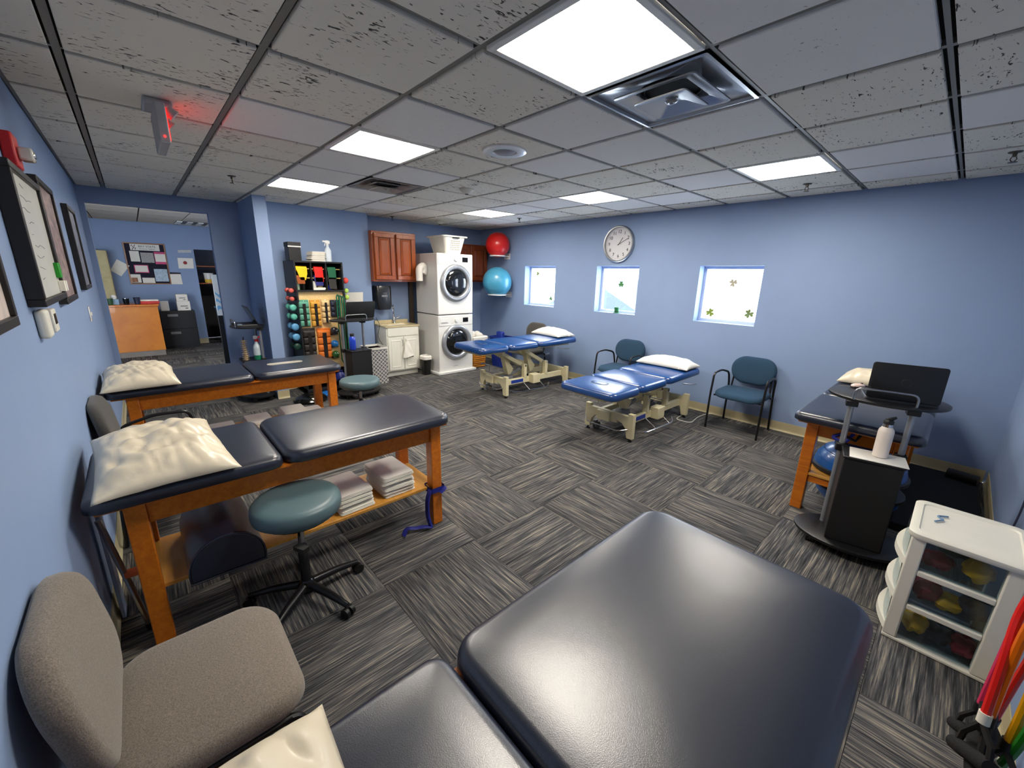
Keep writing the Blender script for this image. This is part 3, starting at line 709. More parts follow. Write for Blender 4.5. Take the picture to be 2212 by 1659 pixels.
for k, (u, v, n, lb) in enumerate(((470, 905, 2, 'white folded towel under the face slot table beside the dark chair'), (545, 893, 3, 'white folded towel in the middle stack under the face slot table'), (622, 885, 4, 'white folded towel in the tallest stack under the face slot table'), (678, 880, 2, 'white rolled end towel beside the table leg by the rack'))):
    p = on_z(u, v, .25); y = min(p.y, 1.86)
    towel_stack(lb, 'towels under the face slot table group %s' % 'abcd'[k], (-4.02, y), .30, .21 if k < 3 else .16, n, .222, 0, 20 + k)

# ---- bolster on shelf
t = thing('bolster', 'navy half round bolster cushion on the lower shelf', 'bolster', (-2.07, .82, .2715))
prof = [(-.15, .0)] + [(.15 * cos(pi - pi * k / 14), .045 + .15 * sin(pi * k / 14)) for k in range(15)] + [(.15, .0)]
b = B(); b.prism(prof, (-.24, 0, 0), (0, 1, 0), (0, 0, 1), (1, 0, 0), .50); b.build('cushion', M_navy, t, bevel=.012, seg=3)
b = B(); b.tube([(.262, p[0] * .985, p[1] * .985 + .002) for p in prof], .004, 6, closed=True); b.build('piping', M_navy, t)
t.rotation_euler.z = .0

# ---- stools
def stool(label, x, y, h, r=.195, rz=0.3):
    t = thing('rolling_stool', label, 'stool', (x, y, 0), rz, 'round rolling stools')
    B().lathe([(r - .02, h - .085), (r, h - .07), (r + .004, h - .045), (r, h - .018), (r - .012, h - .004), (r - .04, h), (r * .5, h + .003), (.002, h + .004)], n=40).build('seat', M_teal, t, ang=60)
    B().lathe([(r - .03, h - .095), (r - .03, h - .085)], n=24).build('seat_base', M_black, t)
    b = B(); b.tube([(0, 0, h - .105), (r * .5, -r * .4, h - .105), (r * .95, -r * .75, h - .11)], .006, 6); b.box(r * .9, r * 1.22, -r * .88, -r * .72, h - .125, h - .105); b.build('lever', M_black, t)
    B().cyl((0, 0, .30), (0, 0, h - .095), .014, n=14).build('piston', M_alu, t)
    B().lathe([(.024, .09), (.024, .30), (.02, .33), (.014, .335)], n=18).build('column', mat('dark_steel', (70, 72, 76), .3, metal=.9), t)
    B().lathe([(.045, .06), (.042, .10), (.025, .12), (.001, .12)], n=18).build('hub', M_blackg, t)
    for k in range(5):
        a = 2 * pi * k / 5; d = Vector((cos(a), sin(a), 0))
        l_ = B().tube([d * .03 + Vector((0, 0, .09)), d * .16 + Vector((0, 0, .082)), d * .27 + Vector((0, 0, .062))], [.022, .019, .014], 10).build('leg', mat('black_metal_leg', (30, 31, 34), .3, metal=.4), t)
        c = d * .27; n_ = Vector((-d.y, d.x, 0)); b = B()
        b.cyl(c + Vector((0, 0, .055)), c + Vector((0, 0, .03)), .008, n=8)
        for s in (-1, 1): b.cyl(c + n_ * s * .006 + Vector((0, 0, .026)), c + n_ * s * .024 + Vector((0, 0, .026)), .0255, n=14)
        b.build('caster', M_black, t)
    return t
stool('teal round rolling stool in front of the bolster table', -1.735, 1.11, .585, .195, .42)
stool('teal round rolling stool before the weights rack and hamper', -3.90, 2.30, .55, .20, .1)

# ---- stacking chairs
def side_chair(label, x, y, rz, fab, arms=True, w_=.53, seat_h=.44, back_h=.80, back_w=.46, group='upholstered stacking chairs', sd=.43, bz=None, tall=False):
    """local: faces -y ; origin on the floor below the seat centre"""
    t = thing('side_chair', label, 'chair', (x, y, 0), rz, group)
    fw = w_ / 2; yf, yb = -sd / 2, sd / 2
    Mf = mat('black_tube', (15, 15, 17), .35, var=.05)
    for s in (-1, 1):
        if arms: path = [(s * fw, yf - .005, 0.002), (s * fw, yf, seat_h * .9), (s * fw, yf + .03, .635), (s * (fw - .005), yf + .22, .645), (s * (fw - .02), yb - .03, .60), (s * (fw - .03), yb, seat_h + .02), (s * (fw - .02), yb + .03, .002)]
        else: path = [(s * (fw - .03), yf + .02, .002), (s * (fw - .03), yf + .01, seat_h - .055), (s * (fw - .03), yb - .02, seat_h - .055), (s * (fw - .03), yb + .03, .002)]
        B().tube(fillet(path, .05), .0115, 8).build('side_frame', Mf, t)
        B().tube(fillet([(s * (fw - .06), yb - .10, seat_h - .05), (s * (fw - .06), yb - .01, seat_h - .04), (s * (fw - .075), yb + .03, back_h - .12)], .04), .010, 8).build('back_upright', Mf, t)
    b = B(); b.beam((-fw + .02, yf + .05, seat_h - .055), (fw - .02, yf + .05, seat_h - .055), .02, .015); b.beam((-fw + .02, yb - .05, seat_h - .055), (fw - .02, yb - .05, seat_h - .055), .02, .015); b.build('seat_frame', Mf, t)
    b = B(); sw = w_ - .045; pad(b, (0, -.01), sw, sd + .02, seat_h - .045, seat_h + .012, .11, .035, .012, 8)
    o = b.build('seat', fab, t, ang=70)
    for v in o.data.vertices:
        if v.co.y < -.08: v.co.z -= .9 * (v.co.y + .08) ** 2
    # back: rounded shield, slightly curved
    bz0 = bz if bz is not None else seat_h + .055
    zc, hh = (bz0 + back_h) / 2, back_h - bz0; R = []
    def ring(ins, yo):
        out = []
        for p in rr(back_w - 2 * ins, hh - 2 * ins, max(.02, .15 - ins), 9):
            x_, z_ = p.x, p.y
            x_ *= 1 - .10 * (-(z_) / hh)
            yy = yb - .012 + yo - .28 * x_ * x_ + (z_ + hh / 2) * .14
            out.append(Vector((x_, yy, zc + z_)))
        return out
    for ins, yo in ((.012, .030), (0, .018), (0, -.004), (.008, -.020), (.03, -.028), (.08, -.032), (.14, -.033)):
        if back_w - 2 * ins > .03 and hh - 2 * ins > .03: R.append(ring(ins, yo))
    b = B(); b.rings(R); b.build('backrest', fab, t, ang=70)
    return t
side_chair('teal upholstered armchair with black arms alone between table and window wall', -1.235, 5.54, 0, M_teal_fab)
side_chair('teal upholstered armchair half hidden behind the blue tilt table', -2.82, 5.52, 0, M_teal_fab)
side_chair('brown grey chair behind the blue table beside the blue bin', -4.60, 5.44, 0, M_dark_fab, arms=False, back_h=.87, bz=.50)
side_chair('grey speckled armless fabric chair between two navy tables', -1.06, .665, pi, M_grey_fab, arms=False, w_=.54, seat_h=.45, back_h=.86, back_w=.50, sd=.42, bz=.47)
side_chair('dark grey armchair between the bolster table and face slot table', -3.12, .66, pi, M_dark_fab, arms=True, w_=.56, back_h=.87, back_w=.48)

# ---- powered hi-lo tables
def hilo(label, x, y, rz, hz, plabel, tilt_foot=0.0):
    """local y runs from near end (0) to wall end; origin on floor at base centre"""
    t = thing('adjustable_table', label, 'treatment table', (x, y, 0), rz, 'blue powered treatment tables')
    w_ = .68; L = [(-.93, -.44), (-.432, .10), (.108, .90)]
    names = ('foot_pad', 'seat_pad', 'back_pad')
    for k, (a, c) in enumerate(L):
        b = B(); pad(b, (0, (a + c) / 2), w_, c - a, -.075, 0, .08, .04, .01, 8)
        o = b.build(names[k], M_blue, t, ang=70); o.location.z = hz
        if k == 2: o.rotation_euler.x = .015
        if k == 0:
            B().rings([rr(.19, .115, .055, 8, (0, (a + c) / 2), hz + .011), rr(.17, .095, .047, 8, (0, (a + c) / 2), hz + .0125)], caps=(False, False)).build('breathing_ring', M_black, t)
            B().rings([rr(.165, .09, .045, 8, (0, (a + c) / 2), hz + .004), rr(.15, .08, .04, 8, (0, (a + c) / 2), hz + .013), rr(.10, .05, .025, 8, (0, (a + c) / 2), hz + .0145)], caps=(False, True)).build('face_plug', M_blue, t)
    zt = hz - .10
    for k, (a, c) in enumerate(L):
        b = B()
        for s in (-1, 1): b.beam((s * .17, a + .08, zt), (s * .17, c - .04, zt), .03, .035)
        b.beam((-.17, a + .09, zt), (.17, a + .09, zt), .03, .03); b.beam((-.17, c - .05, zt), (.17, c - .05, zt), .03, .03)
        b.build('pad_frame', M_cream, t, bevel=.003)
    M_c2 = M_cream
    for s in (-1, 1):
        B().beam((s * .19, -.42, .19), (s * .19, .70, .19), .045, .075).build('base_rail', M_c2, t, bevel=.004)
        for yy in (-.06, .36):
            B().box(s * .19 - .03, s * .19 + .03, yy - .025, yy + .025, .22, .42).build('upright', M_c2, t, bevel=.005)
    for yy in (-.06, .36):
        # swing arm leaning towards the foot end
        for s in (-1, 1): B().beam((s * .125, yy, .40), (s * .125, yy - .36, zt - .04), .035, .05).build('swing_arm', M_c2, t, bevel=.004)
        B().cyl((-.22, yy, .40), (.22, yy, .40), .016, n=12).build('pivot_rod', M_alu, t)
        b = B(); b.prism([(yy - .30, zt - .05), (yy - .10, .34), (yy - .16, .26), (yy - .20, .26)], (-.02, 0, 0), (0, 1, 0), (0, 0, 1), (1, 0, 0), .09); b.build('lift_bracket', M_c2, t, bevel=.004)
        for s in (-1, 1): B().beam((s * .14, yy - .36, zt - .06), (s * .14, yy - .36, zt), .04, .05, up=(0, 1, 0)).build('hinge_block', M_c2, t, bevel=.003)
    B().tube([(0, -.25, .22), (0, .02, .30)], .022, 10).build('actuator', mat('actuator_grey', (150, 152, 155), .4), t)
    B().beam((0, -.40, .20), (0, -.16, .21), .13, .06).build('motor_housing', mat('actuator_grey', (150, 152, 155), .4), t, bevel=.01)
    for s_, yy in ((-1, -.46), (1, .74)):
        # end leg: plate with arch cut out
        for s in (-1, 1):
            pts = [(s * .30, .035), (s * .30, .30), (s * .235, .30), (s * .235, .27), (s * .10, .27), (s * .10, .20), (s * .17, .18), (s * .215, .13), (s * .235, .035)]
            B().prism(pts, (0, yy - .025, 0), (1, 0, 0), (0, 0, 1), (0, 1, 0), .05).build('end_leg', M_c2, t, bevel=.004)
            b = B()
            for k in (-1, 1): b.cyl((s * .20 + k * .004, yy + .06, .040), (s * .20 + k * .026, yy + .06, .040), .04, n=16)
            b.box(s * .20 - .012, s * .20 + .012, yy + .01, yy + .07, .05, .10); b.build('caster', mat('grey_rubber', (110, 112, 115), .5), t)
            B().lathe([(.022, .0), (.022, .012), (.01, .014), (.01, .036)], c=(s * .268, yy, 0.001), n=12).build('levelling_foot', M_black, t)
        B().box(-.105, .105, yy - .022, yy + .022, .165, .27).build('cross_beam', M_c2, t, bevel=.004)
        B().box(-.13, .03, yy - .055, yy - .026, .16, .265).build('cover_box', M_c2, t, bevel=.006) if s_ < 0 else None
        b = B(); b.tube(fillet([(-.29, yy + s_ * .03, .15), (-.22, yy + s_ * .10, .115), (.18, yy + s_ * .10, .115), (.25, yy + s_ * .04, .14)], .05), .007, 8); b.build('foot_bar', M_chrome, t)
        b = B(); b.tube([(-.2, yy + s_ * -.06, .28), (-.2, yy + s_ * -.06, .37), (-.2, yy + s_ * .03, .40)], .007, 6); b.cyl((-.2, yy + s_ * .01, .40), (-.2, yy + s_ * .09, .415), .011, n=8); b.build('crank', M_alu, t)
    B().box(.212, .217, -.32, -.10, .17, .215).build('maker_plate', mat('blue_badge', (30, 60, 150), .4), t, bevel=.001)
    B().box(.195, .30, .02, .16, .14, .27).build('control_box', M_c2, t, bevel=.006)
    b = B(); b.tube(fillet([(.26, -.34, .07), (.33, -.26, .07), (.36, .26, .075), (.30, .34, .11)], .06), .008, 8); b.tube([(.21, -.1, .17), (.345, -.08, .073)], .006, 6); b.tube([(.21, .2, .17), (.35, .2, .075)], .006, 6); b.build('foot_lever', M_chrome, t)
    b = B(); b.tube([(.33, .45, zt - .01), (.40, .52, zt - .02), (.40, .64, zt - .03)], .006, 6); b.tube([(-.34, -.62, zt - .02), (-.37, -.72, zt - .05)], .006, 6); b.build('release_lever', M_alu, t)
    return t
hilo('blue three section table on cream steel base by the exercise balls', -4.02, 4.72, -.035, .735, '')
hilo('blue three section table on cream steel base nearest the clock wall chair', -2.08, 4.70, .0, .60, '')
pillow('white pillow on the blue table closest to the washing machines', (-4.02, 5.43), .62, .36, .095, -.06, .757, 41, wr=.008, mt=M_pillow2)
pillow('white pillow on the blue table under the clock window', (-2.07, 5.38), .66, .36, .095, .0, .624, 47, wr=.010, mt=M_pillow2)
p0 = on_z(1500, 905); t = thing('power_cord', 'white power cord trailing on carpet from the blue table to the wall', 'cord')
b = B(); b.tube(fillet([on_z(u, v, .006) for u, v in ((1480, 893), (1458, 905), (1492, 914), (1508, 900), (1530, 893), (1560, 896), (1600, 905), (1640, 912))], .08, 6), .0055, 6); b.build('cable', M_plast, t)

# ---- laptop and cart
def laptop(label, loc, rz, open_deg=105, w_=.34, d_=.235, name='laptop'):
    """local: hinge at y=0, keyboard towards +y (user side), lid back faces -y"""
    t = thing(name, label, 'laptop', loc, rz, 'open laptops')
    B().rings([rr(w_, d_, .012, 4, (0, d_ / 2), 0), rr(w_, d_, .012, 4, (0, d_ / 2), .014), rr(w_ - .006, d_ - .006, .010, 4, (0, d_ / 2), .018)]).build('base', M_black, t)
    B().box(-w_ / 2 + .02, w_ / 2 - .02, .03, .13, .0181, .0195).build('keyboard', mat('key_black', (30, 30, 32), .6, var=.4, scale=90), t, smooth=False)
    a = radians(open_deg - 90); M = Matrix.Translation((0, .004, .018)) @ Matrix.Rotation(a, 4, 'X')
    lid = B().rings([[M @ Vector((p.x, yy, p.y + d_ / 2)) for p in rr(w_ - i, d_ - i, .014, 4)] for yy, i in ((-.008, .006), (-.006, 0), (.0, 0))]).build('lid', mat('laptop_lid', (20, 21, 23), .5), t)
    B().rings([[M @ Vector((p.x, yy, p.y + d_ / 2)) for p in rr(w_ - .03, d_ - .03, .004, 2)] for yy in (.0002, .001)]).build('screen', mat('screen_dark', (18, 22, 30), .2), t)
    ring = B(); ring.tube([M @ Vector((.022 * cos(2 * pi * k / 24), -.0082, d_ / 2 + .022 * sin(2 * pi * k / 24))) for k in range(24)], .0012, 5, closed=True); ring.build('lid_emblem', mat('dark_emblem', (48, 48, 50), .3), t)
    return t
def cart(label, loc, rz, top_h=.94, tower_h=.63, has_tower=True, tt=(.60, .38), toff=(0, .26)):
    """local: tower front face on y=0 looking -y; posts behind it"""
    t = thing('laptop_cart', label, 'laptop cart', loc, rz, 'black laptop carts')
    el = lambda rx, ry, z, c, n=36: [Vector((c[0] + rx * cos(2 * pi * k / n), c[1] + ry * sin(2 * pi * k / n), z)) for k in range(n)]
    B().rings([el(.29, .21, .06, (0, .14)), el(.295, .215, .068, (0, .14)), el(.295, .215, .08, (0, .14)), el(.285, .205, .085, (0, .14))]).build('base', M_black, t)
    for (a, c) in ((-.2, .06), (.2, .06), (-.2, .24), (.2, .24)):
        b = B(); b.cyl((a, c, .06), (a, c, .04), .01, n=8)
        for s in (-1, 1): b.cyl((a + s * .005, c, .026), (a + s * .02, c, .026), .026, n=14)
        b.build('caster', M_black, t)
    if has_tower:
        B().box(-.135, .135, 0, .21, .085, tower_h).build('tower', mat('black_laminate', (20, 20, 22), .5), t, bevel=.006)
        B().box(-.14, .14, -.008, .20, tower_h, tower_h + .014).build('tower_top', M_black, t, bevel=.004)
    for s in (-1, 1):
        B().cyl((s * .14, .225, .085), (s * .14, .225, top_h - .05), .016, n=14).build('post', mat('grey_tube', (150, 154, 160), .35, metal=.6), t)
        B().box(s * .14 - .028, s * .14 + .028, .20, .255, tower_h - .03, tower_h + .02).build('clamp', M_black, t, bevel=.006)
        B().box(s * .14 - .03, s * .14 + .03, .19, .26, top_h - .055, top_h - .02).build('top_bracket', M_black, t, bevel=.004)
    rx, ry = tt[0] / 2, tt[1] / 2
    B().rings([el(rx, ry, top_h - .02, toff), el(rx + .004, ry + .004, top_h - .014, toff), el(rx + .004, ry + .004, top_h - .004, toff), el(rx - .003, ry - .003, top_h, toff)]).build('table_top', mat('black_top', (34, 35, 38), .4), t)
    yb_ = toff[1] - ry + .035
    b = B(); b.tube(fillet([(-.14, yb_, top_h - .005), (-.14, yb_ - .005, top_h + .07), (.14, yb_ - .005, top_h + .07), (.14, yb_, top_h - .005)], .04), .0065, 8); b.build('rail', M_alu, t)
    return t
# cart by the right-hand table
CR = .20
cart('black laptop cart with tower holding a white water bottle', (.065, 3.695, 0), CR, .955, .63, tt=(.57, .46), toff=(.03, .38))
P = on_z(1873, 868, .955); Q = on_z(2024, 884, .955); md = (P + Q) / 2
laptop('black laptop seen from behind on the cart above the water bottle', (.095, 3.925, .9555), .24, 90, .325, .215)
p = on_z(1852, 838, .955); t = thing('computer_mouse', 'pale computer mouse with black base on the cart top', 'mouse', (p.x, p.y, .956), .9)
B().sphere((0, 0, .014), .03, (1.5, 1, .55), 16).build('shell', mat('pink_white_plastic', (232, 205, 195), .3), t); B().lathe([(.040, 0), (.040, .012)], n=16).build('base', M_black, t); B().box(.018, .03, -.004, .004, .026, .034).build('wheel', M_black, t)
p = on_z(1898, 985, .647)
napk = B().rings([[Vector((x, y, z)) for x, y in ((-.13, -.11), (.13, -.115), (.135, .07), (-.12, .08))] for z in (0, .003)]).build('paper_towel', M_paper, loc=(.062, 3.80, .6455), rz=CR, smooth=False); tag(napk, 'white paper towel sheet lying on the cart tower', 'paper towel')
t = thing('water_bottle', 'white steel water bottle with black spout lid on paper towel', 'water bottle', (.075, 3.80, .6495), .3)
B().lathe([(.030, 0), (.036, .004), (.0365, .155), (.034, .17), (.024, .185), (.022, .19)], n=28).build('body', mat('white_powder_bottle', (238, 226, 214), .4, var=.02), t)
B().lathe([(.0235, .187), (.0235, .205), (.022, .206)], n=24).build('collar', M_chrome, t)
B().lathe([(.024, .205), (.024, .222), (.018, .23), (.001, .231)], n=24).build('lid', M_black, t)
B().tube([(-.01, 0, .225), (.01, 0, .236), (.028, 0, .248)], [.012, .011, .007], 8).build('spout', M_black, t)
# cart in front of the rack
cart('black laptop cart with blue bottle before the weights rack', (-4.96, 2.77, 0), pi / 2 + .05, 1.03, .63, tt=(.58, .36), toff=(.01, .24))
laptop('black laptop seen from behind on the cart by the paper towel dispenser', (-5.11, 2.84, 1.0305), pi / 2 + .05, 106, .39, .225)
t = thing('water_bottle', 'translucent blue water bottle on the cart tower near the hamper', 'water bottle', (-5.07, 2.70, .6455))
B().lathe([(.036, 0), (.04, .006), (.042, .13), (.036, .16), (.024, .175), (.024, .18)], n=24).build('body', mat('blue_translucent_bottle', (28, 66, 190), .15, coat=.5), t)
B().lathe([(.027, .178), (.027, .205), (.022, .21), (.001, .211)], n=20).build('lid', M_black, t)
# cart beside the opening, no tall tower
cart('black laptop cart in the alcove beside the wide opening', (-5.80, 1.55, 0), .0, .955, .53, tt=(.50, .36), toff=(0.0, .12), has_tower=False)
b = B(); b.prism([(p.x, p.y) for p in rr(.38, .24, .06, 5, (0, .12))], (0, 0, .50), (1, 0, 0), (0, 1, 0), (0, 0, 1), .02)
_sh = b.build('mid_shelf', M_black, [o for o in bpy.data.objects if o.get('label', '').startswith('black laptop cart in the alcove')][0])
laptop('open laptop seen edge on upon the alcove cart', (-5.84, 1.77, .9565), pi, 66)
p = on_z(512, 700, .957); t = thing('computer_mouse', 'grey mouse lying on the alcove cart top', 'mouse', (-5.72, 1.58, .957), .2)
B().sphere((0, 0, .014), .028, (1.5, 1, .55), 14).build('shell', mat('grey_blue_plastic', (120, 140, 160), .3), t); B().lathe([(.038, 0), (.038, .010)], n=14).build('base', M_black, t)
def spray(label, loc, body, trig, liquid=None, rz=0, sc=1.0, neck=None):
    t = thing('spray_bottle', label, 'spray bottle', loc, rz); t.scale = (sc,) * 3
    prof = [(.034, 0), (.040, .006), (.041, .13), (.036, .155), (.018, .185), (.014, .2), (.014, .215)]
    B().lathe(prof, n=22).build('body', body, t)
    if liquid: B().lathe([(.0345, .001), (.0412, .006), (.0416, .055)], n=22).build('liquid', liquid, t)
    B().lathe([(.017, .205), (.017, .225), (.012, .228)], n=16).build('collar', neck or trig, t)
    b = B(); b.prism([(-.03, .228), (.012, .228), (.02, .24), (.045, .246), (.045, .262), (.0, .27), (-.03, .262)], (0, -.011, 0), (1, 0, 0), (0, 0, 1), (0, 1, 0), .022); b.build('head', M_white, t, bevel=.003)
    b = B(); b.tube([(.022, 0, .24), (.03, 0, .225), (.034, 0, .2)], .005, 6); b.box(.043, .058, -.012, .012, .245, .264); b.build('trigger', trig, t)
    return t
M_trans = mat('milky_plastic', (190, 205, 210), .3, coat=.2)
spray('spray bottle with green liquid and red trigger on the alcove cart', (-5.72, 1.73, .5205), M_trans, mat('red_trigger', (200, 30, 34), .4), mat('green_liquid', (24, 120, 84), .2), .5, 1.15)
t = thing('spine_model', 'bony tan spine model standing on the alcove cart shelf', 'spine model', (-5.76, 1.60, .5205))
M_bone = mat('bone', (186, 160, 124), .6)
for k in range(10):
    z = .012 + k * .026; x = .018 * sin(k * .65)
    b = B(); b.lathe([(.024 - k * .0008, -.009), (.021 - k * .0008, 0), (.024 - k * .0008, .009)], c=(x, 0, z), n=12); b.beam((x - .02, 0, z), (x - .05, 0, z - .012), .008, .006); b.beam((x, -.036, z), (x, .036, z), .006, .006)
    b.build('vertebra', M_bone, t)
B().tube([(.018 * sin(k * .65), 0, .01 + k * .026) for k in range(12)], .006, 6).build('rod', M_black, t)

# ================================================================ LAUNDRY CORNER
def front_loader(label, z, y0, y1, xf, h, washer):
    t = thing('washing_machine' if washer else 'tumble_dryer', label, 'washing machine' if washer else 'dryer', (xf, (y0 + y1) / 2, z))
    w_ = y1 - y0; hw = w_ / 2
    B().box(-.68, 0, -hw, hw, 0, h).build('body', M_white, t, bevel=.014, seg=3)
    B().box(-.002, .006, -hw + .012, hw - .012, h - .17, h - .012).build('control_panel', M_white, t, bevel=.004)
    cz = h * .525; R = .298
    ring = B().lathe([(R - .002, 0), (R, .012), (R - .008, .034), (R - .035, .046), (R - .07, .040), (R - .085, .02), (R - .085, 0)], n=48, axis='x').build('door_ring', mat('silver_ring', (168, 172, 178), .28, metal=.5), t, loc=(.002, 0, cz), ang=60)
    B().lathe([(R - .085, .012), (R - .10, .03), (R - .14, .045), (.06, .052), (.001, .053)], n=40, axis='x').build('door_glass', mat('dark_door_glass', (18, 20, 24), .06, coat=.6), ring)
    B().lathe([(.034, .006), (.033, .026), (.028, .032), (.001, .033)], n=24, axis='x').build('dial', M_white, t, loc=(0, .0, h - .085))
    B().box(.006, .009, .13, .24, h - .125, h - .05).build('display', M_blackg, t, bevel=.002)
    for k in range(4): B().lathe([(.005, .006), (.005, .009), (.001, .0095)], n=10, axis='x').build('button', mat('grey_button', (150, 150, 155), .4), t, loc=(0, -.09 + k * .03 if k < 2 else .02 + k * .03, h - .135))
    if washer:
        d = B().box(.004, .010, -hw + .03, -hw + .19, h - .125, h - .045).build('soap_drawer', M_white, t, bevel=.003)
        B().box(.0102, .012, -hw + .05, -hw + .17, h - .118, h - .108).build('drawer_grip', mat('grey_button', (150, 150, 155), .4), d)
        B().box(-.70, .05, -hw - .04, hw + .04, -.03, .018).build('drip_tray', M_white, t, bevel=.012, seg=3)
        B().box(.0005, .003, -.06, .03, .09, .096).build('nameplate', mat('grey_button', (150, 150, 155), .4), t)
    else: B().box(-.6, -.05, -hw + .05, hw - .05, -.012, 0).build('stacking_kit', M_black, t)
    return t
LY0, LY1, LX = 4.235, 4.925, -5.42
front_loader('white front loading washer standing on a drip tray on the floor', .033, LY0, LY1, LX, .95, True)
front_loader('white tumble dryer stacked above the washer under the laundry basket', .996, LY0, LY1, LX, .955, False)
t = thing('laundry_basket', 'white plastic laundry basket with hole grid on the dryer', 'laundry basket', (-5.72, 4.62, 1.952))
M_bsk = mat('basket_plastic', (232, 230, 220), .5, var=.02)
B().rings([rr(.40, .30, .05, 5, z=0), rr(.50, .42, .06, 5, z=.25), rr(.56, .50, .07, 5, z=.255), rr(.56, .50, .07, 5, z=.275), rr(.485, .405, .06, 5, z=.272), rr(.39, .29, .05, 5, z=.012)]).build('tub', M_bsk, t)
b = B()
for i in range(7):
    for j in range(5): b.box(.225 + j * .0 + (j * .0), .0, 0, 0, 0, 0) if False else None
for i in range(6):
    for j in range(5):
        z = .06 + j * .032; x = .2 + (.05) * z / .25 + .001
        b.box(x, x + .003, -.075 + i * .03, -.06 + i * .03, z, z + .015)
b.build('hole_grid', mat('hole_shadow', (150, 140, 118), .8), t, smooth=False)
B().box(.255, .288, -.06, .06, .236, .25).build('handle_slot', M_black, t, bevel=.004)
# rolled towel jutting beside cabinet
t = thing('rolled_towel', 'cream towel draped over the cabinet corner beside the dryer', 'towel', (-5.74, 4.135, 1.52))
b = B(); b.tube(fillet([(.0, -.03, .0), (.0, -.035, .20), (0, .05, .24), (.0, .08, .18), (0, .045, .11)], .05), .055, 12); b.build('cloth', M_towel, t)
# wall cabinets
def wall_cabinet(label, xf, depth, y0, y1, z0, z1, m_, group='cherry wall cabinets'):
    t = thing('wall_cabinet', label, 'cabinet', (xf, (y0 + y1) / 2, z0), 0, group); w_ = y1 - y0; h = z1 - z0; hw = w_ / 2
    B().box(-depth, 0, -hw, hw, 0, h).build('body', m_, t, bevel=.003)
    for s in (-1, 1):
        a, c = (-hw + .03, -.02) if s < 0 else (.02, hw - .03)
        d = B().box(.001, .018, a, c, .03, h - .03).build('door', m_, t, bevel=.003)
        r_ = .06; M_gr = mat('cabinet_groove', (84, 34, 12), .5)
        B().box(.0185, .020, a + .01, c - .01, .04, h - .04).build('groove', M_gr, d, smooth=False)
        b = B()
        for q in ((a, c, .03, .03 + r_), (a, c, h - .03 - r_, h - .03)): b.box(.018, .034, q[0], q[1], q[2], q[3])
        for q in ((a, a + r_), (c - r_, c)): b.box(.018, .034, q[0], q[1], .03 + r_, h - .03 - r_)
        b.build('door_frame', m_, d, bevel=.005)
        i = r_ + .012
        b = B(); b.rings([[Vector((x, y, z)) for y, z in ((a + q, .03 + q), (c - q, .03 + q), (c - q, h - .03 - q), (a + q, h - .03 - q))] for x, q in ((.019, i), (.024, i), (.033, i + .03), (.033, i + .04))], caps=(False, True)); b.build('raised_panel', m_, d, smooth=False)
    return t
wall_cabinet('cherry wood wall cabinet with two raised doors above the sink', -5.88, .318, 3.405, 4.13, 1.50, 2.235, M_cherry)
wall_cabinet('dark cherry wall cabinet in the corner behind the red ball', -6.10, .298, 4.95, 5.78, 1.50, 2.17, mat_wood('dark_cherry', (96, 42, 16), (120, 56, 22), .35, along=(22, 22, 1.5)))  # darker cherry tones than the cabinet above the sink
# corner shelf with box
t = thing('corner_shelf', 'blue grey wall shelf behind the teal exercise ball', 'shelf', (XW + .002, 5.2, 1.24))
B().box(0, .22, -.25, .3, 0, .02).build('board', M_wall, t, bevel=.003); B().prism([(0, 0), (.15, 0), (0, -.12)], (0, .1, 0), (1, 0, 0), (0, 0, 1), (0, 1, 0), .02).build('bracket', M_wall, t, smooth=False)
t = thing('outlet_plate', 'grey wall plate above the corner shelf', 'wall plate', (XW + .002, 5.12, 1.33)); B().box(0, .012, -.05, .05, 0, .17).build('plate', mat('grey_plate', (150, 156, 170), .5), t, bevel=.003)
# dispenser
p = on_x(824, 642, XS + .1)
t = thing('towel_dispenser', 'black paper towel dispenser on the wall above the sink', 'paper towel dispenser', (XS + .001, p.y, p.z - .19))
B().rings([rr(.20, .30, .03, 4, (0, 0), 0), rr(.25, .30, .04, 4, (0, 0), .06), rr(.26, .30, .05, 4, (0, 0), .33), rr(.24, .28, .05, 4, (0, 0), .37)]).build('housing', mat('smoke_black', (22, 23, 26), .25, coat=.4), t)
for o in t.children:
    for v in o.data.vertices: v.co.x, v.co.y = (v.co.y + .15) * .72, v.co.x
B().box(.216, .222, -.05, .05, .20, .23).build('window', mat('grey_window', (130, 132, 136), .2), t, bevel=.004); B().box(.216, .222, -.03, .04, .25, .265).build('badge', mat('grey_badge', (95, 96, 100), .3), t, bevel=.003)
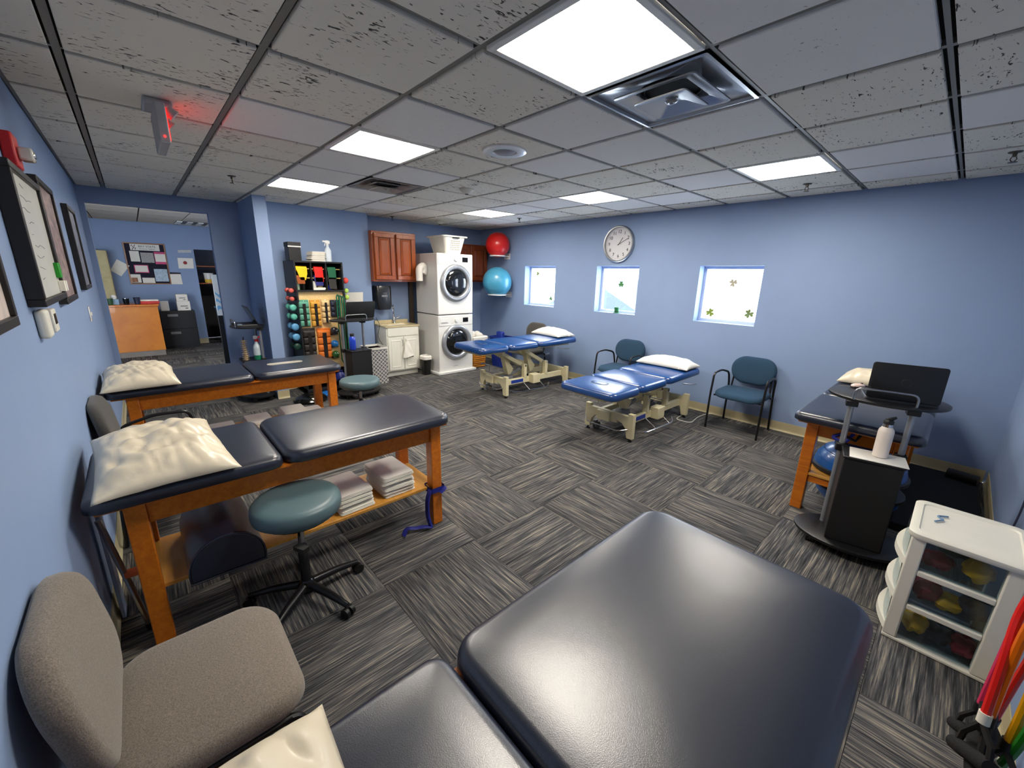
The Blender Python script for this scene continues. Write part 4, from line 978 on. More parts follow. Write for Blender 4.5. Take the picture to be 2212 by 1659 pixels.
# sink cabinet
SX, SY0, SY1 = -5.77, 3.50, 4.07
t = thing('sink_cabinet', 'white vanity cabinet with sink under the cherry cabinet', 'sink cabinet', (SX, (SY0 + SY1) / 2, 0)); hw = (SY1 - SY0) / 2
M_van = mat('white_thermofoil', (236, 234, 222), .35, var=.02)
B().box(-.39, -.06, -hw + .01, hw - .01, 0, .09).build('plinth', M_van, t); B().box(-.395, 0, -hw, hw, .09, .80).build('body', M_van, t, bevel=.004)
for s in (-1, 1):
    a, c = (-hw + .02, -.006) if s < 0 else (.006, hw - .02)
    d = B().box(.001, .018, a, c, .11, .64).build('door', M_van, t, bevel=.003)
    B().rings([[Vector((x, y, z)) for y, z in ((a + i, .11 + i), (c - i, .11 + i), (c - i, .64 - i), (a + i, .64 - i))] for x, i in ((.0185, .045), (.0225, .05), (.0225, .058), (.0185, .063), (.0185, .10))], caps=(False, True)).build('raised_panel', M_van, d, smooth=False)
    b = B(); yy = -.03 if s < 0 else .03; b.tube(fillet([(.018, yy, .50), (.04, yy, .51), (.04, yy, .59), (.018, yy, .60)], .02), .005, 6); b.build('handle', M_alu, d)
B().box(.001, .016, -hw + .02, hw - .02, .66, .79).build('false_drawer', M_van, t, bevel=.003)
M_ctop = mat('beige_cultured_marble', (205, 190, 150), .2, coat=.3)
b = B(); b.rings([rr(.42, hw * 2 + .02, .01, 2, (-.19, 0), .80), rr(.42, hw * 2 + .02, .01, 2, (-.19, 0), .825), rr(.27, hw * 2 - .14, .06, 2, (-.19, 0), .825), rr(.22, hw * 2 - .20, .05, 2, (-.19, 0), .72)], caps=(False, True)); b.build('basin_top', M_ctop, t)
B().box(-.396, -.376, -hw - .01, hw + .01, .825, .88).build('backsplash', M_ctop, t, bevel=.003)
f = B().lathe([(.026, .825), (.022, .84), (.016, .86), (.016, .93), (.012, .935)], c=(-.345, .03, 0), n=16).build('faucet', M_chrome, t)
b = B(); b.tube([(-.345, .03, .93)] + [(-.345 + .075 * (1 - cos(pi * k / 10)), .03 - .045 * (1 - cos(pi * k / 10)), 1.06 + .075 * sin(pi * k / 10)) for k in range(11)] + [(-.195, -.06, .98)], .008, 8); b.build('spout', M_chrome, f)
B().tube([(-.195, -.06, .99), (-.195, -.06, .93), (-.195, -.06, .89)], [.010, .014, .02], 12).build('spray_head', M_alu, f)
B().tube([(-.345, .05, .91), (-.33, .09, .915), (-.31, .12, .95)], [.012, .009, .006], 8).build('tap_lever', M_chrome, f)
t = thing('hand_towel', 'cream hand towel hanging from the sink cabinet handle', 'towel', (SX + .052, 3.785 + .045, .28))
b = B(); rows = []
for k in range(9):
    z = .29 - k * .032; ww = .02 + .075 * (k / 8) ** .7; ring = []
    for j in range(16):
        a = 2 * pi * j / 16; ring.append(Vector((.006 + (.012 + .004 * k / 8) * sin(a) + .006 * cos(3 * a + k), ww * cos(a) + .01 * (k / 8), z + (.012 * sin(2 * a) if k == 8 else 0))))
    rows.append(ring)
b.rings(rows); b.build('cloth', M_towel, t, ang=70)
t = thing('waste_bin', 'small black waste bin with white liner beside the washer', 'waste bin', (-5.56, 4.10, 0)); t.location.y = 4.145 - .04
t.location.x = -5.63
B().rings([rr(.13, .11, .03, 4, z=.002), rr(.17, .14, .04, 4, z=.30), rr(.175, .145, .04, 4, z=.305), rr(.16, .13, .04, 4, z=.305), rr(.12, .10, .03, 4, z=.01)]).build('bin', M_black, t)
B().rings([rr(.182, .152, .04, 4, z=.26), rr(.184, .154, .04, 4, z=.308), rr(.155, .125, .04, 4, z=.325), rr(.14, .11, .04, 4, z=.28)], caps=(False, False)).build('liner', M_paper, t)
# tall dark panel strip between sink wall and dryer
tag(B().box(XS + .002, XS + .06, 4.135, 4.205, .0, 1.5).build('filler_panel', mat_wood('dark_walnut', (40, 26, 16), (56, 36, 22), .5, along=(22, 22, 1.5)), bevel=.003), 'dark brown upright filler panel between sink and dryer', 'panel')
# hamper with quatrefoil print
t = thing('laundry_hamper', 'grey collapsible hamper with white trellis print beside the sink', 'hamper', (-5.62, 3.22, 0))
HX, HY, HZ = .17, .135, .56
b = B(); b.rings([rr(2 * HX, 2 * HY, .01, 2, z=.002), rr(2 * HX, 2 * HY, .01, 2, z=HZ), rr(2 * HX - .016, 2 * HY - .016, .008, 2, z=HZ), rr(2 * HX - .016, 2 * HY - .016, .008, 2, z=.02)]); b.build('body', mat('grey_canvas', (112, 114, 118), .9, bump=.3, bscale=300), t)
b = B(); b.rings([rr(2 * HX + .008, 2 * HY + .008, .01, 2, z=HZ - .025), rr(2 * HX + .010, 2 * HY + .010, .01, 2, z=HZ + .004), rr(2 * HX - .02, 2 * HY - .02, .01, 2, z=HZ + .006), rr(2 * HX - .02, 2 * HY - .02, .01, 2, z=HZ - .025)]); b.build('rim', M_paper, t)
def trellis(o, U, N, half):
    b = B(); s = .058; o = Vector(o); U = Vector(U); N = Vector(N); Z = Vector((0, 0, 1))
    k = 0
    def seg(a0, z0, a1, z1):
        if max(abs(a0), abs(a1)) > half + .001 or min(z0, z1) < .01 or max(z0, z1) > HZ - .03: return
        b.beam(o + U * a0 + Z * z0 + N * .001, o + U * a1 + Z * z1 + N * .001, .0075, .001, up=N)
    nn = int(2 * half / s) + 2; nz = int(HZ / s) + 2
    for i in range(-nn, nn):
        for j in range(0, nz):
            a0, z0 = i * s / 2, j * s + (s / 2 if i % 2 else 0)
            for sg in (-1, 1):
                seg(a0, z0, a0 + sg * s / 4, z0 + s * .21); seg(a0 + sg * s / 4, z0 + s * .21, a0 + sg * s / 2, z0 + s / 2)
    return b
trellis((HX, 0, 0), (0, 1, 0), (1, 0, 0), HY).build('trellis_print', M_paper, t, smooth=False)
trellis((0, -HY, 0), (1, 0, 0), (0, -1, 0), HX).build('trellis_print', M_paper, t, smooth=False)
# wicker basket + blue bin
t = thing('wicker_basket', 'golden wicker basket with white liner cloth beside the washer', 'basket', (-5.68, 5.16, 0))
b = B(); M_wick = mat('wicker', (196, 128, 34), .7, var=.35, scale=60)
for k in range(15):
    z = .02 + k * .036; w_ = .30 + .04 * k / 14
    ring = [p + Vector((cos(i * 1.57 + k * pi) * .004, sin(i * 1.57 + k * pi) * .004, 0)) for i, p in enumerate(rr(w_, w_ * .85, .03, 6, z=z))]
    b.tube(ring, .017, 6, closed=True)
b.build('weave', M_wick, t)
B().rings([rr(.26, .21, .02, 3, z=.005), rr(.30, .25, .02, 3, z=.50)], caps=(True, False)).build('inner', M_wick, t)
B().rings([rr(.37, .33, .03, 4, z=.47), rr(.39, .345, .03, 4, z=.55), rr(.36, .31, .03, 4, z=.57), rr(.31, .26, .03, 4, z=.52)], caps=(False, True)).build('liner', M_paper, t)
b = B()
for (x, y, z, r) in ((-.05, -.04, .58, .10), (.06, .05, .57, .08), (-.02, .07, .60, .06)): b.sphere((x, y, z), r, (1, 1, .7), 10)
b.build('laundry', M_paper, t)
b = B(); b.box(.195, .20, -.03, -.015, .36, .48).box(.195, .20, .02, .035, .36, .48); b.build('liner_ties', M_paper, t)
t = thing('recycling_bin', 'royal blue recycling bin in the corner behind the blue table', 'bin', (-5.38, 5.56, 0))
B().rings([rr(.30, .24, .04, 4, z=.002), rr(.38, .30, .04, 4, z=.52), rr(.40, .32, .04, 4, z=.525), rr(.40, .32, .04, 4, z=.55), rr(.36, .28, .04, 4, z=.55), rr(.28, .22, .04, 4, z=.01)]).build('tub', mat('royal_blue_plastic', (20, 44, 132), .5), t)
b = B(); b.box(-.10, .06, -.06, .02, .35, .64); b.build('contents', mat('blue_bag', (24, 52, 150), .5), t, bevel=.02)
# exercise balls on wall rings
def gym_ball(u, v, yb, r, m_, label, rl):
    c = on_y(u, v, yb)
    t = thing('exercise_ball', label, 'exercise ball', (c.x, c.y, c.z - r)); B().sphere((0, 0, r), r, n=40).build('ball', m_, t, ang=180)
    for k in range(-3, 4):
        a = k * .16; B().tube([(r * cos(a) * cos(2 * pi * j / 48) * 1.0005, r * cos(a) * sin(2 * pi * j / 48) * 1.0005, r + r * sin(a)) for j in range(48)], .0015, 4, closed=True).build('rib', m_, t)
    s = thing('ball_ring', rl, 'wall bracket', (c.x, c.y, c.z - r * .80 - .016), 0, 'ball wall brackets'); rr_ = r * .60
    b = B(); b.tube([(rr_ * 1.02 * cos(2 * pi * j / 32), rr_ * 1.02 * sin(2 * pi * j / 32), 0) for j in range(32)], .012, 8, closed=True); b.build('ring', M_white, s)
    b = B()
    for q in (-1, 1): b.tube([(q * .05, rr_, 0), (q * .05, YW - c.y - .004, 0)], .009, 8)
    b.box(-.08, .08, YW - c.y - .006, YW - c.y - .001, -.05, .05); b.build('arm', M_white, s)
gym_ball(1075, 529, YW - .235, .215, mat('red_ball', (206, 26, 22), .32, coat=.2, var=.03), 'red exercise ball on an upper wall ring', 'white wall ring carrying the red ball')
gym_ball(1074, 609, YW - .285, .262, mat('teal_ball', (70, 152, 186), .3, coat=.2, var=.03), 'sky blue exercise ball on a lower wall ring', 'white wall ring carrying the sky blue ball')
# wall clock
p = on_y(1336, 527, YW - .03); RC = .245
t = thing('wall_clock', 'large round silver wall clock with black numerals above the window', 'clock', (p.x, YW - .001, p.z))
B().lathe([(RC, 0), (RC, -.04), (RC - .008, -.05), (RC - .022, -.05), (RC - .026, -.03), (RC - .026, -.012)], n=64, axis='y').build('bezel', M_alu, t, ang=50)
B().lathe([(RC - .026, -.004), (RC - .026, -.014), (.001, -.0141)], n=64, axis='y').build('dial', mat('clock_face', (212, 212, 216), .6, var=.01), t, smooth=False)
for h in range(1, 13):
    a = radians(90 - 30 * h); text_part('numeral', str(h), .062, M_ink, t, (.163 * cos(a), -.0155, .163 * sin(a)), (pi / 2, 0, 0))
b = B()
for k in range(60):
    a = 2 * pi * k / 60; l_ = .012 if k % 5 else .018
    b.beam((.208 * cos(a), -.0148, .208 * sin(a)), ((.208 - l_) * cos(a), -.0148, (.208 - l_) * sin(a)), .001, .0025, up=(0, 1, 0))
b.build('minute_marks', M_ink, t, smooth=False)
def hand(nm, deg, l_, w_, y, back=.03):
    a = radians(90 - deg); d = Vector((cos(a), 0, sin(a))); B().beam(d * -back + Vector((0, y, 0)), d * l_ + Vector((0, y, 0)), .0015, w_, up=(0, 1, 0)).build(nm, M_ink, t, smooth=False)
hand('hour_hand', 34, .10, .010, -.0185, .02); hand('minute_hand', 64, .155, .009, -.021); hand('second_hand', 94, .045, .004, -.023, .01)
text_part('dial_text', 'QUARTZ', .014, mat('grey_text', (140, 140, 145), .7), t, (0, -.0155, .075), (pi / 2, 0, 0)) if False else None

# ================================================================ WEIGHTS RACK
RX0, RX1, RY0, RY1, RZ = -5.95, -5.47, 2.20, 2.80, 1.755
t = thing('weights_rack', 'tall black rack of cuff weights bands and dumbbells against the wall', 'weights rack', (RX1, (RY0 + RY1) / 2, 0)); D = RX0 - RX1; hw = (RY1 - RY0) / 2
M_rk = mat('black_rack_laminate', (20, 21, 25), .45)
for s in (-1, 1): B().box(D, 0, s * hw - (.018 if s > 0 else 0), s * hw + (0 if s > 0 else .018), .05, RZ).build('side_panel', M_rk, t, bevel=.002)
B().box(D, 0, -hw + .018, hw - .018, RZ - .02, RZ).build('top_panel', M_rk, t, bevel=.002)
B().box(D, D + .01, -hw + .018, hw - .018, .05, RZ - .02).build('back_panel', M_rk, t, smooth=False)
B().box(D + .01, 0, -hw + .018, hw - .018, 1.375, 1.395).build('shelf', M_rk, t)
for yy in (-.10, .085): B().box(D + .01, -.005, yy - .006, yy + .006, 1.395, RZ - .02).build('divider', M_rk, t)
B().box(-.05, -.035, -hw + .018, hw - .018, .34, 1.375).build('peg_board', M_ply, t, smooth=False)
B().box(D + .01, -.0, -hw + .018, hw - .018, .15, .17).build('shelf', M_ply, t); B().box(-.16, -.03, -hw + .02, hw - .02, .17, .34).build('front_bin', M_ply, t, bevel=.003) if False else None
B().box(D, .03, -hw, hw, .05, .09).build('bottom_panel', M_rk, t, bevel=.003)
for (a, c) in ((D + .05, -hw + .06), (D + .05, hw - .06), (-.03, -hw + .06), (-.03, hw - .06)): B().cyl((a, c - .012, .026), (a, c + .012, .026), .026, n=12).build('caster', M_black, t)
for z in (1.66, 1.545):
    B().cyl((-.08, -hw + .018, z), (-.08, hw - .018, z), .007, n=8).build('dowel', mat_wood('pine_dowel', (214, 180, 110), (226, 196, 130)), t)
yc0 = (RY0 + RY1) / 2
def on_rack(u, v, dx=0.0): return on_x(u, v, RX1 + dx)
# band rolls on dowels
def band_roll(label, u0, u1, vt, vb, col, tip=False, z=None):
    a = on_rack(u0, vt, -.05); c = on_rack(u1, vb, -.05); y0, y1 = a.y, on_rack(u1, vt, -.05).y; zt = z; zb = c.z
    m_ = mat('band_' + label.split()[0], col, .6, var=.05)
    t = thing('band_roll', label, 'exercise band', (RX1 - .08, (y0 + y1) / 2, zt), 0, 'rolled exercise bands on dowels'); w_ = y1 - y0
    B().lathe([(.0085, -w_ / 2), (.034, -w_ / 2), (.034, w_ / 2), (.0085, w_ / 2)], n=20, axis='y').build('roll', m_, t)
    if tip: pts = [(-w_ / 2, .01), (w_ / 2, .01), (w_ / 2, -.06), (.04, zb - zt), (-.02, zb - zt)]
    else: pts = [(-w_ / 2, .01), (w_ / 2, .01), (w_ / 2, zb - zt), (-w_ / 2 + .01, zb - zt)]
    B().prism(pts, (.033, 0, 0), (0, 1, 0), (0, 0, 1), (1, 0, 0), .003).build('tail', m_, t, smooth=False)
band_roll('yellow exercise band roll in the rack top', 638, 662, 575, 605, (240, 196, 10), True, 1.66)
band_roll('red exercise band roll in the rack top', 677, 696, 573, 609, (228, 26, 14), False, 1.66)
band_roll('green exercise band roll in the rack top', 706, 724, 574, 603, (10, 92, 60), False, 1.66)
band_roll('navy exercise band roll under the red one', 680, 698, 608, 617, (36, 42, 120), False, 1.545)
band_roll('charcoal exercise band roll under the green one', 709, 726, 606, 624, (46, 44, 42), False, 1.545)
band_roll('orange exercise band roll under the yellow one', 640, 658, 600, 613, (150, 74, 14), False, 1.545)
def jar(label, u, v, r, h, m_, cat='jar', lid=None):
    p = on_rack(u, v, -.12); t = thing('jar', label, cat, (RX1 - .11, p.y, 1.396)); B().lathe([(r * .9, 0), (r, .004), (r, h * .85), (r * .8, h), (.001, h)], n=16).build('body', m_, t)
    if lid: B().lathe([(r * .9, h), (r * .9, h + .02), (.001, h + .021)], n=16).build('lid', lid, t)
jar('pale green bottle in the rack left cubby', 644, 635, .026, .12, mat('pale_green', (170, 200, 170), .4), 'bottle', M_white)
jar('dark bottle at the back of the rack left cubby', 657, 635, .024, .10, M_black, 'bottle')
jar('white jar in the rack middle cubby', 680, 630, .026, .09, M_white, 'jar', M_plast)
jar('cream jar in the rack middle cubby', 692, 631, .034, .085, mat('cream_label', (214, 196, 140), .5), 'jar', M_plast)
jar('royal blue jar in the rack right cubby', 713, 634, .026, .06, mat('jar_blue', (24, 50, 190), .4))
jar('brown banded jar in the rack right cubby', 724, 634, .03, .06, mat('jar_brown', (110, 88, 60), .6))
p = on_rack(690, 636, -.03)
tag(B().rings([[q + Vector((0, .012 * sin(k), 0)) for q in rr(.05, .17, .02, 4, z=z)] for k, z in enumerate((0, .012, .024, .03))]).build('white_roll', M_paper, loc=(RX1 - .05, p.y, 1.396)), 'white gauze roll lying at the front of the rack cubby', 'gauze roll')
# cuff weights
def cuff(label, q, m_, n, strap=(.42, .68)):
    """q: u0,v0 top-left, u1,v1 bottom-right"""
    a = on_rack(q[0], q[1], -.01); c = on_rack(q[2], q[3], -.01); w_ = on_rack(q[2] - 2, q[1], -.01).y - a.y; h = a.z - c.z
    t = thing('cuff_weight', label, 'cuff weight', (RX1 - .034, a.y + w_ / 2, c.z), 0, 'cuff weights on the rack'); s = h * .93 / n
    for k in range(n):
        b = B(); b.rings([[Vector((x, p.x, p.y)) for p in rr(w_ - 2 * i, s * .99 - 2 * i, .012, 3, (0, (k + .5) * s))] for x, i in ((0, .0), (.024, .0), (.036, .004), (.044, .012), (.048, .022))]); b.build('weight_pocket', m_, t, ang=60)
    B().box(.0, .022, -w_ / 2, w_ / 2, h * .90, h).build('hanging_tab', m_, t, bevel=.004)
    B().box(.002, .053, -w_ * .15, w_ * .15, .01, h * .86).build('strap', mat('black_webbing', (18, 16, 15), .9), t, bevel=.003)
    B().sphere((.024, 0, h * .95), .005, n=8).build('grommet', M_chrome, t)
cuff('teal green cuff weight hanging on the rack', (643, 648, 668, 705), mat('cuff_teal', (84, 150, 128), .6), 4)
cuff('mustard yellow cuff weight hanging on the rack', (669, 648, 692, 705), mat('cuff_mustard', (206, 150, 52), .6), 4)
cuff('sand coloured cuff weight hanging on the rack', (693, 646, 712, 698), mat('cuff_sand', (214, 184, 132), .6), 4)
cuff('black cuff weight hanging on the rack lower row', (653, 710, 682, 772), mat('cuff_black', (38, 32, 30), .6), 4)
cuff('orange cuff weight hanging on the rack lower row', (684, 710, 715, 772), mat('cuff_orange', (214, 112, 28), .6), 4)
cuff('navy cuff weight hanging at the rack right column', (713, 648, 733, 684), mat('cuff_navy', (26, 34, 56), .6), 3)
# balls in the right column
def med_ball(label, u, v, r, col):
    p = on_rack(u, v, .05); t = thing('medicine_ball', label, 'ball', (RX1 + .0 + r * .35, p.y, p.z - r), 0, 'balls held in the rack'); B().sphere((0, 0, r), r, n=20).build('ball', mat('ball_' + label.split()[0], col, .25, coat=.4), t, ang=180)
    B().box(-.05, .0, -r * .9, r * .9, .0, .012).build('cradle', M_black, t)
med_ball('charcoal weighted ball in the rack column', 724, 715, .055, (44, 44, 46))
med_ball('bright blue small ball in the rack column', 725, 743, .05, (24, 110, 180))
med_ball('dark green small ball in the rack column', 727, 766, .05, (34, 84, 36))
# long green bands hanging at the rack edge
p0 = on_rack(733, 650, .02)
t = thing('resistance_loops', 'long dark green resistance loops hanging from the rack edge', 'exercise band', (RX1 + .022, p0.y, 0)); M_gb = mat('green_loop', (4, 96, 66), .5)
for k, (dy, zt, zb) in enumerate(((-.02, 1.34, .40), (.012, 1.33, .36), (.04, 1.32, .44))):
    path = [(k * .01, dy - .012, zb + .05), (k * .01, dy - .018, .9), (k * .01, dy - .014, zt - .03), (k * .01, dy, zt), (k * .01, dy + .014, zt - .03), (k * .01, dy + .022, .9), (k * .01, dy + .03, zb + .06), (k * .01, dy + .01, zb)]
    B().tube(fillet(path, .03), .009, 6, closed=True).build('loop', M_gb, t)
b = B(); b.cyl((-.045, .0, 1.325), (.04, .0, 1.325), .006, n=8); b.build('hook', M_alu, t)
t = thing('sandbag', 'navy blue small sandbag low on the rack', 'sandbag', (RX1 + .05, on_rack(735, 803, .05).y, .17)); b = B(); b.lathe([(.05, 0), (.075, .03), (.07, .08), (.03, .12), (.034, .14), (.001, .142)], n=18); b.build('bag', mat('bag_navy', (18, 32, 110), .4), t)
# dumbbells on both rack sides
def dumbbell(label, u, v, r, col, side, l_=.17):
    yy = RY0 - .045 if side < 0 else RY1 + .045
    p = on_x(u, v, RX1 - .06); t = thing('dumbbell', label, 'dumbbell', (RX1 - .16, yy, p.z - r), 0, 'dumbbells on the rack sides'); m_ = mat('vinyl_' + '_'.join(label.split()[:2]), col, .4, var=.04)
    for s in (-1, 1):
        b = B(); b.lathe([(r * .55, -.032), (r * .92, -.026), (r, -.01), (r, .01), (r * .92, .026), (r * .5, .032)], n=18, axis='x'); b.build('head', m_, t, loc=(s * (l_ / 2), 0, r), ang=60)
    B().cyl((-l_ / 2, 0, r), (l_ / 2, 0, r), r * .42, n=12).build('handle', m_, t)
    B().box(-.03, .03, (.0 if side < 0 else -.046), (.046 if side < 0 else 0), r * .4, r * .55).build('peg', M_black, t)
for args in (('coral pink dumbbell topmost on the rack side by the stub wall', 624, 628, .030, (214, 96, 84), -1), ('coral pink dumbbell second down on the rack side by the stub wall', 626, 646, .028, (206, 84, 76), -1),
             ('mint green dumbbell above another mint one on the rack side', 628, 665, .042, (96, 186, 166), -1), ('mint green dumbbell just above the sky blue pair', 631, 685, .040, (90, 176, 158), -1),
             ('sky blue dumbbell just below the mint pair', 632, 707, .046, (96, 160, 204), -1), ('sky blue dumbbell just above the dark green one', 634, 729, .046, (88, 152, 198), -1), ('dark green dumbbell lowest on the rack side', 636, 750, .046, (26, 62, 52), -1)):
    dumbbell(*args)
for args in (('red dumbbell highest on the rack side facing the sink', 742, 606, .040, (222, 70, 60), 1), ('lime dumbbell under the red one on the sink side', 745, 628, .032, (180, 214, 90), 1), ('lime dumbbell beside the hanging wall sheet', 747, 642, .034, (196, 220, 96), 1), ('yellow dumbbell half hidden by the laptop lid', 749, 660, .034, (224, 206, 40), 1)):
    dumbbell(*args)
# things on top of the rack
t = thing('storage_box', 'tall black box with white stripe on top of the rack', 'box', (RX1 - .2, on_rack(632, 540, -.2).y, RZ + .001))
B().box(-.09, .09, -.072, .072, 0, .17).build('box', M_black, t, bevel=.004); B().box(-.093, .093, -.076, .076, .17, .225).build('box_lid', mat('charcoal_card', (34, 34, 38), .6), t, bevel=.004); B().box(.0935, .0945, -.076, .076, .165, .178).build('stripe', M_paper, t, smooth=False)
towel_stack('cream folded cloth in the pile on top of the rack', 'cloth pile on the rack', (RX1 - .2, on_rack(682, 550, -.2).y), .20, .19, 5, RZ + .001, .1, 77, .024, .012)
spray('clear white spray bottle on top of the rack', (RX1 - .16, on_rack(708, 540, -.16).y, RZ + .001), mat('milky_clear', (206, 216, 226), .3), M_white, None, pi / 2 + pi, 1.02)
# sheet on wall right of the rack
P = [on_x(u, v, XK + .004) for u, v in ((746, 632), (784, 631), (784, 656), (748, 658))]; c = sum(P, Vector()) / 4
tag(B().rings([[p - c for p in P], [p - c + Vector((.002, 0, 0)) for p in P]]).build('paper_sheet', M_paper, loc=c, smooth=False), 'blank white sheet taped on wall between rack and dispenser', 'paper')
tag(B().tube(fillet([on_x(812, 686, -5.3), on_x(820, 700, -5.5), on_x(816, 728, -5.72), on_x(830, 750, -5.82), on_x(838, 762, -5.82)], .08), .004, 6).build('charger_cable', M_black), 'thin black charger cable from the cart laptop to the sink', 'cable')
# foam rollers / bar leaning behind cart
t = thing('exercise_bar', 'pink and white exercise stick leaning on wall behind the cart', 'exercise stick', (XK + .08, 2.90, .002)); 
B().tube([(.10, .04, 0.012), (-.06, -.06, 1.12)], .013, 8).build('stick', mat('pink_stick', (220, 110, 110), .5), t)
B().tube([(.02, -.01, .55), (-.02, -.035, .85)], .015, 8).build('white_grip', M_paper, t)
# floor items under the rack edge
t = thing('balance_trainer', 'black balance trainer on floor beside the rack', 'balance trainer', (-5.25, 2.17, 0)); B().lathe([(.19, .002), (.20, .03), (.17, .06), (.10, .085), (.001, .09)], n=28).build('dome', M_blackg, t)
B().box(.10, .19, -.03, .03, .055, .07).build('grip_patch', M_plast, t, bevel=.004)
t = thing('balance_disc', 'blue balance disc on the floor under the rack', 'balance disc', (-5.37, 2.44, 0)); B().lathe([(.085, .002), (.10, .022), (.085, .045), (.001, .05)], n=28).build('disc', mat('disc_blue', (30, 110, 190), .35), t)

# ================================================================ RIGHT CORNER
def bosu(label, x, y, r, z, flip=False):
    t = thing('balance_dome', label, 'balance ball', (x, y, z), 0, 'blue half balance balls'); m_ = mat('bosu_blue', (26, 92, 168), .28, coat=.3); h = r * (.75 if not flip else .6)
    prof = [(r, .03)] + [(r * cos(a), .03 + h * sin(a)) for a in [k * pi / 2 / 10 for k in range(1, 10)]] + [(.001, .03 + h)]
    if flip: prof = [(rr_, h + .03 - zz + .03) for rr_, zz in reversed(prof)]
    B().lathe(prof, n=36).build('dome', m_, t, ang=60)
    zz = 0 if not flip else h + .03
    B().lathe([(r * .9, zz), (r + .015, zz + .008), (r + .015, zz + .03), (r, zz + .036)], n=36).build('platform', M_black, t)
    for k in (.25, .5, .75):
        q = r * cos(k * 1.2) * 1.003; z_ = .03 + h * sin(k * 1.2); z_ = z_ if not flip else h + .06 - z_
        B().tube([(q * cos(2 * pi * j / 36), q * sin(2 * pi * j / 36), z_) for j in range(36)], .003, 4, closed=True).build('rib', m_, t)
bosu('blue half balance ball sitting on the shelf of the table', -.05, 4.41, .265, .302)
bosu('blue half balance ball upside down on the floor under the shelf', -.03, 4.40, .245, .0, True)
t = thing('webbing_strap', 'blue and black strap bundle hanging near the cart clamp', 'strap', (-.17, 4.06, .60)); b = B(); b.tube(fillet([(0, 0, .12), (.04, .02, .06), (-.03, .0, .02), (.05, -.01, .0), (.08, .02, .07)], .03), .012, 6); b.build('webbing', mat('strap_blue', (28, 40, 130), .7), t); B().tube([(.03, 0, .05), (.10, .0, .03), (.12, .01, .08)], .010, 6).build('buckle', M_black, t)
# black mat in the corner
t = thing('floor_platform', 'low black rubber platform lying in the room corner', 'exercise platform', (.42, 4.98, 0)); B().box(-.22, .215, -.72, .70, .002, .055).build('deck', mat('matte_black_rubber', (9, 9, 10), .8), t, bevel=.012); b = B(); b.tube([(.02, .60, .085), (.20, .56, .085)], .042, 12); b.build('end_bar', M_black, t); t.location = (.40, 5.02, 0)
# plastic drawer tower
DX0, DX1, DY0, DY1, DH = .285, .625, 3.10, 3.50, .575
t = thing('drawer_tower', 'white plastic three drawer tower full of coloured bands', 'drawer tower', ((DX0 + DX1) / 2, (DY0 + DY1) / 2, 0)); wx, wy = (DX1 - DX0) / 2, (DY1 - DY0) / 2
B().rings([rr(2 * wx + .02, 2 * wy + .02, .04, 5, z=DH - .03), rr(2 * wx + .03, 2 * wy + .03, .045, 5, z=DH - .02), rr(2 * wx + .03, 2 * wy + .03, .045, 5, z=DH - .005), rr(2 * wx + .015, 2 * wy + .015, .04, 5, z=DH), rr(2 * wx - .03, 2 * wy - .05, .03, 5, z=DH), rr(2 * wx - .04, 2 * wy - .06, .03, 5, z=DH - .006)]).build('top', M_plast, t)
lv = (DH - .035) / 3
B().box(-wx, wx, -wy, wy, 0.002, .018).build('bottom', M_plast, t, bevel=.004)
for (a, c) in ((-wx, -wy), (-wx, wy - .05), (wx - .055, -wy), (wx - .055, wy - .05)):
    B().box(a, a + (.05 if a < 0 else .055), c, c + .05, .018, DH - .03).build('post', M_plast, t, bevel=.006)
for k in range(3):
    z = .018 + k * lv
    if k:
        for q in (-wy + .002, wy - .032): B().box(-wx + .0505, wx - .0555, q, q + .03, z - .012, z + .014).build('level_rail', M_plast, t, bevel=.004)
    d = B(); d.rings([rr(2 * wx - .02, 2 * wy - .025, .02, 3, z=z + .016), rr(2 * wx - .015, 2 * wy - .015, .02, 3, z=z + lv - .02), rr(2 * wx - .021, 2 * wy - .021, .018, 3, z=z + lv - .02), rr(2 * wx - .026, 2 * wy - .031, .018, 3, z=z + .02)]); d = d.build('drawer', M_clear, t)
    b = B(); b.rings([[Vector((x, y, zz)) for x, y in [(-wx - .0, -wy + .01)] + [(-wx - .045 * sin(pi * j / 10), -wy + .01 + (2 * wy - .02) * j / 10) for j in range(11)] + [(-wx, wy - .01)]] for zz in (z + .016, z + .05, z + .052)]); b.build('pull_lip', M_plast, d)
    b = B(); b.rings([[Vector((x, y, zz)) for x, y in [(-wx + .004, -wy + .012)] + [(-wx - .022 * sin(pi * j / 10), -wy + .012 + (2 * wy - .024) * j / 10) for j in range(11)] + [(-wx + .004, wy - .012)]] for zz in (z + .052, z + lv - .018)], caps=(False, False)); b.build('clear_front', M_clear, d)
b = B(); b.box(-wx + .06, -wx + .10, -.05, .04, DH + .0005, DH + .002); 
def crumple(label, c, sc, col, seed):
    b = B(); n, mm = 18, 10; off = Vector((seed * 3.1, seed * 1.7, 0)); R = []
    for i in range(mm + 1):
        a = pi * (i + (.05 if i == 0 else -.05 if i == mm else 0)) / mm; ring = []
        for j in range(n):
            p = Vector((sin(a) * cos(2 * pi * j / n), sin(a) * sin(2 * pi * j / n), -cos(a))); f = 1 + .38 * noise.noise(p * 2.2 + off); f = max(.55, min(1.0, f * .85))
            ring.append(Vector((p.x * sc[0] * f, p.y * sc[1] * f, (p.z * f + 1) * sc[2])))
        R.append(ring)
    b.rings(R); tag(b.build('exercise_band', mat('bandcol_%d' % seed, col, .5, var=.12), loc=c, ang=50), label, 'exercise band', 'bands inside the drawer tower')
ccx, ccy = (DX0 + DX1) / 2, (DY0 + DY1) / 2; z1 = .018 + .022
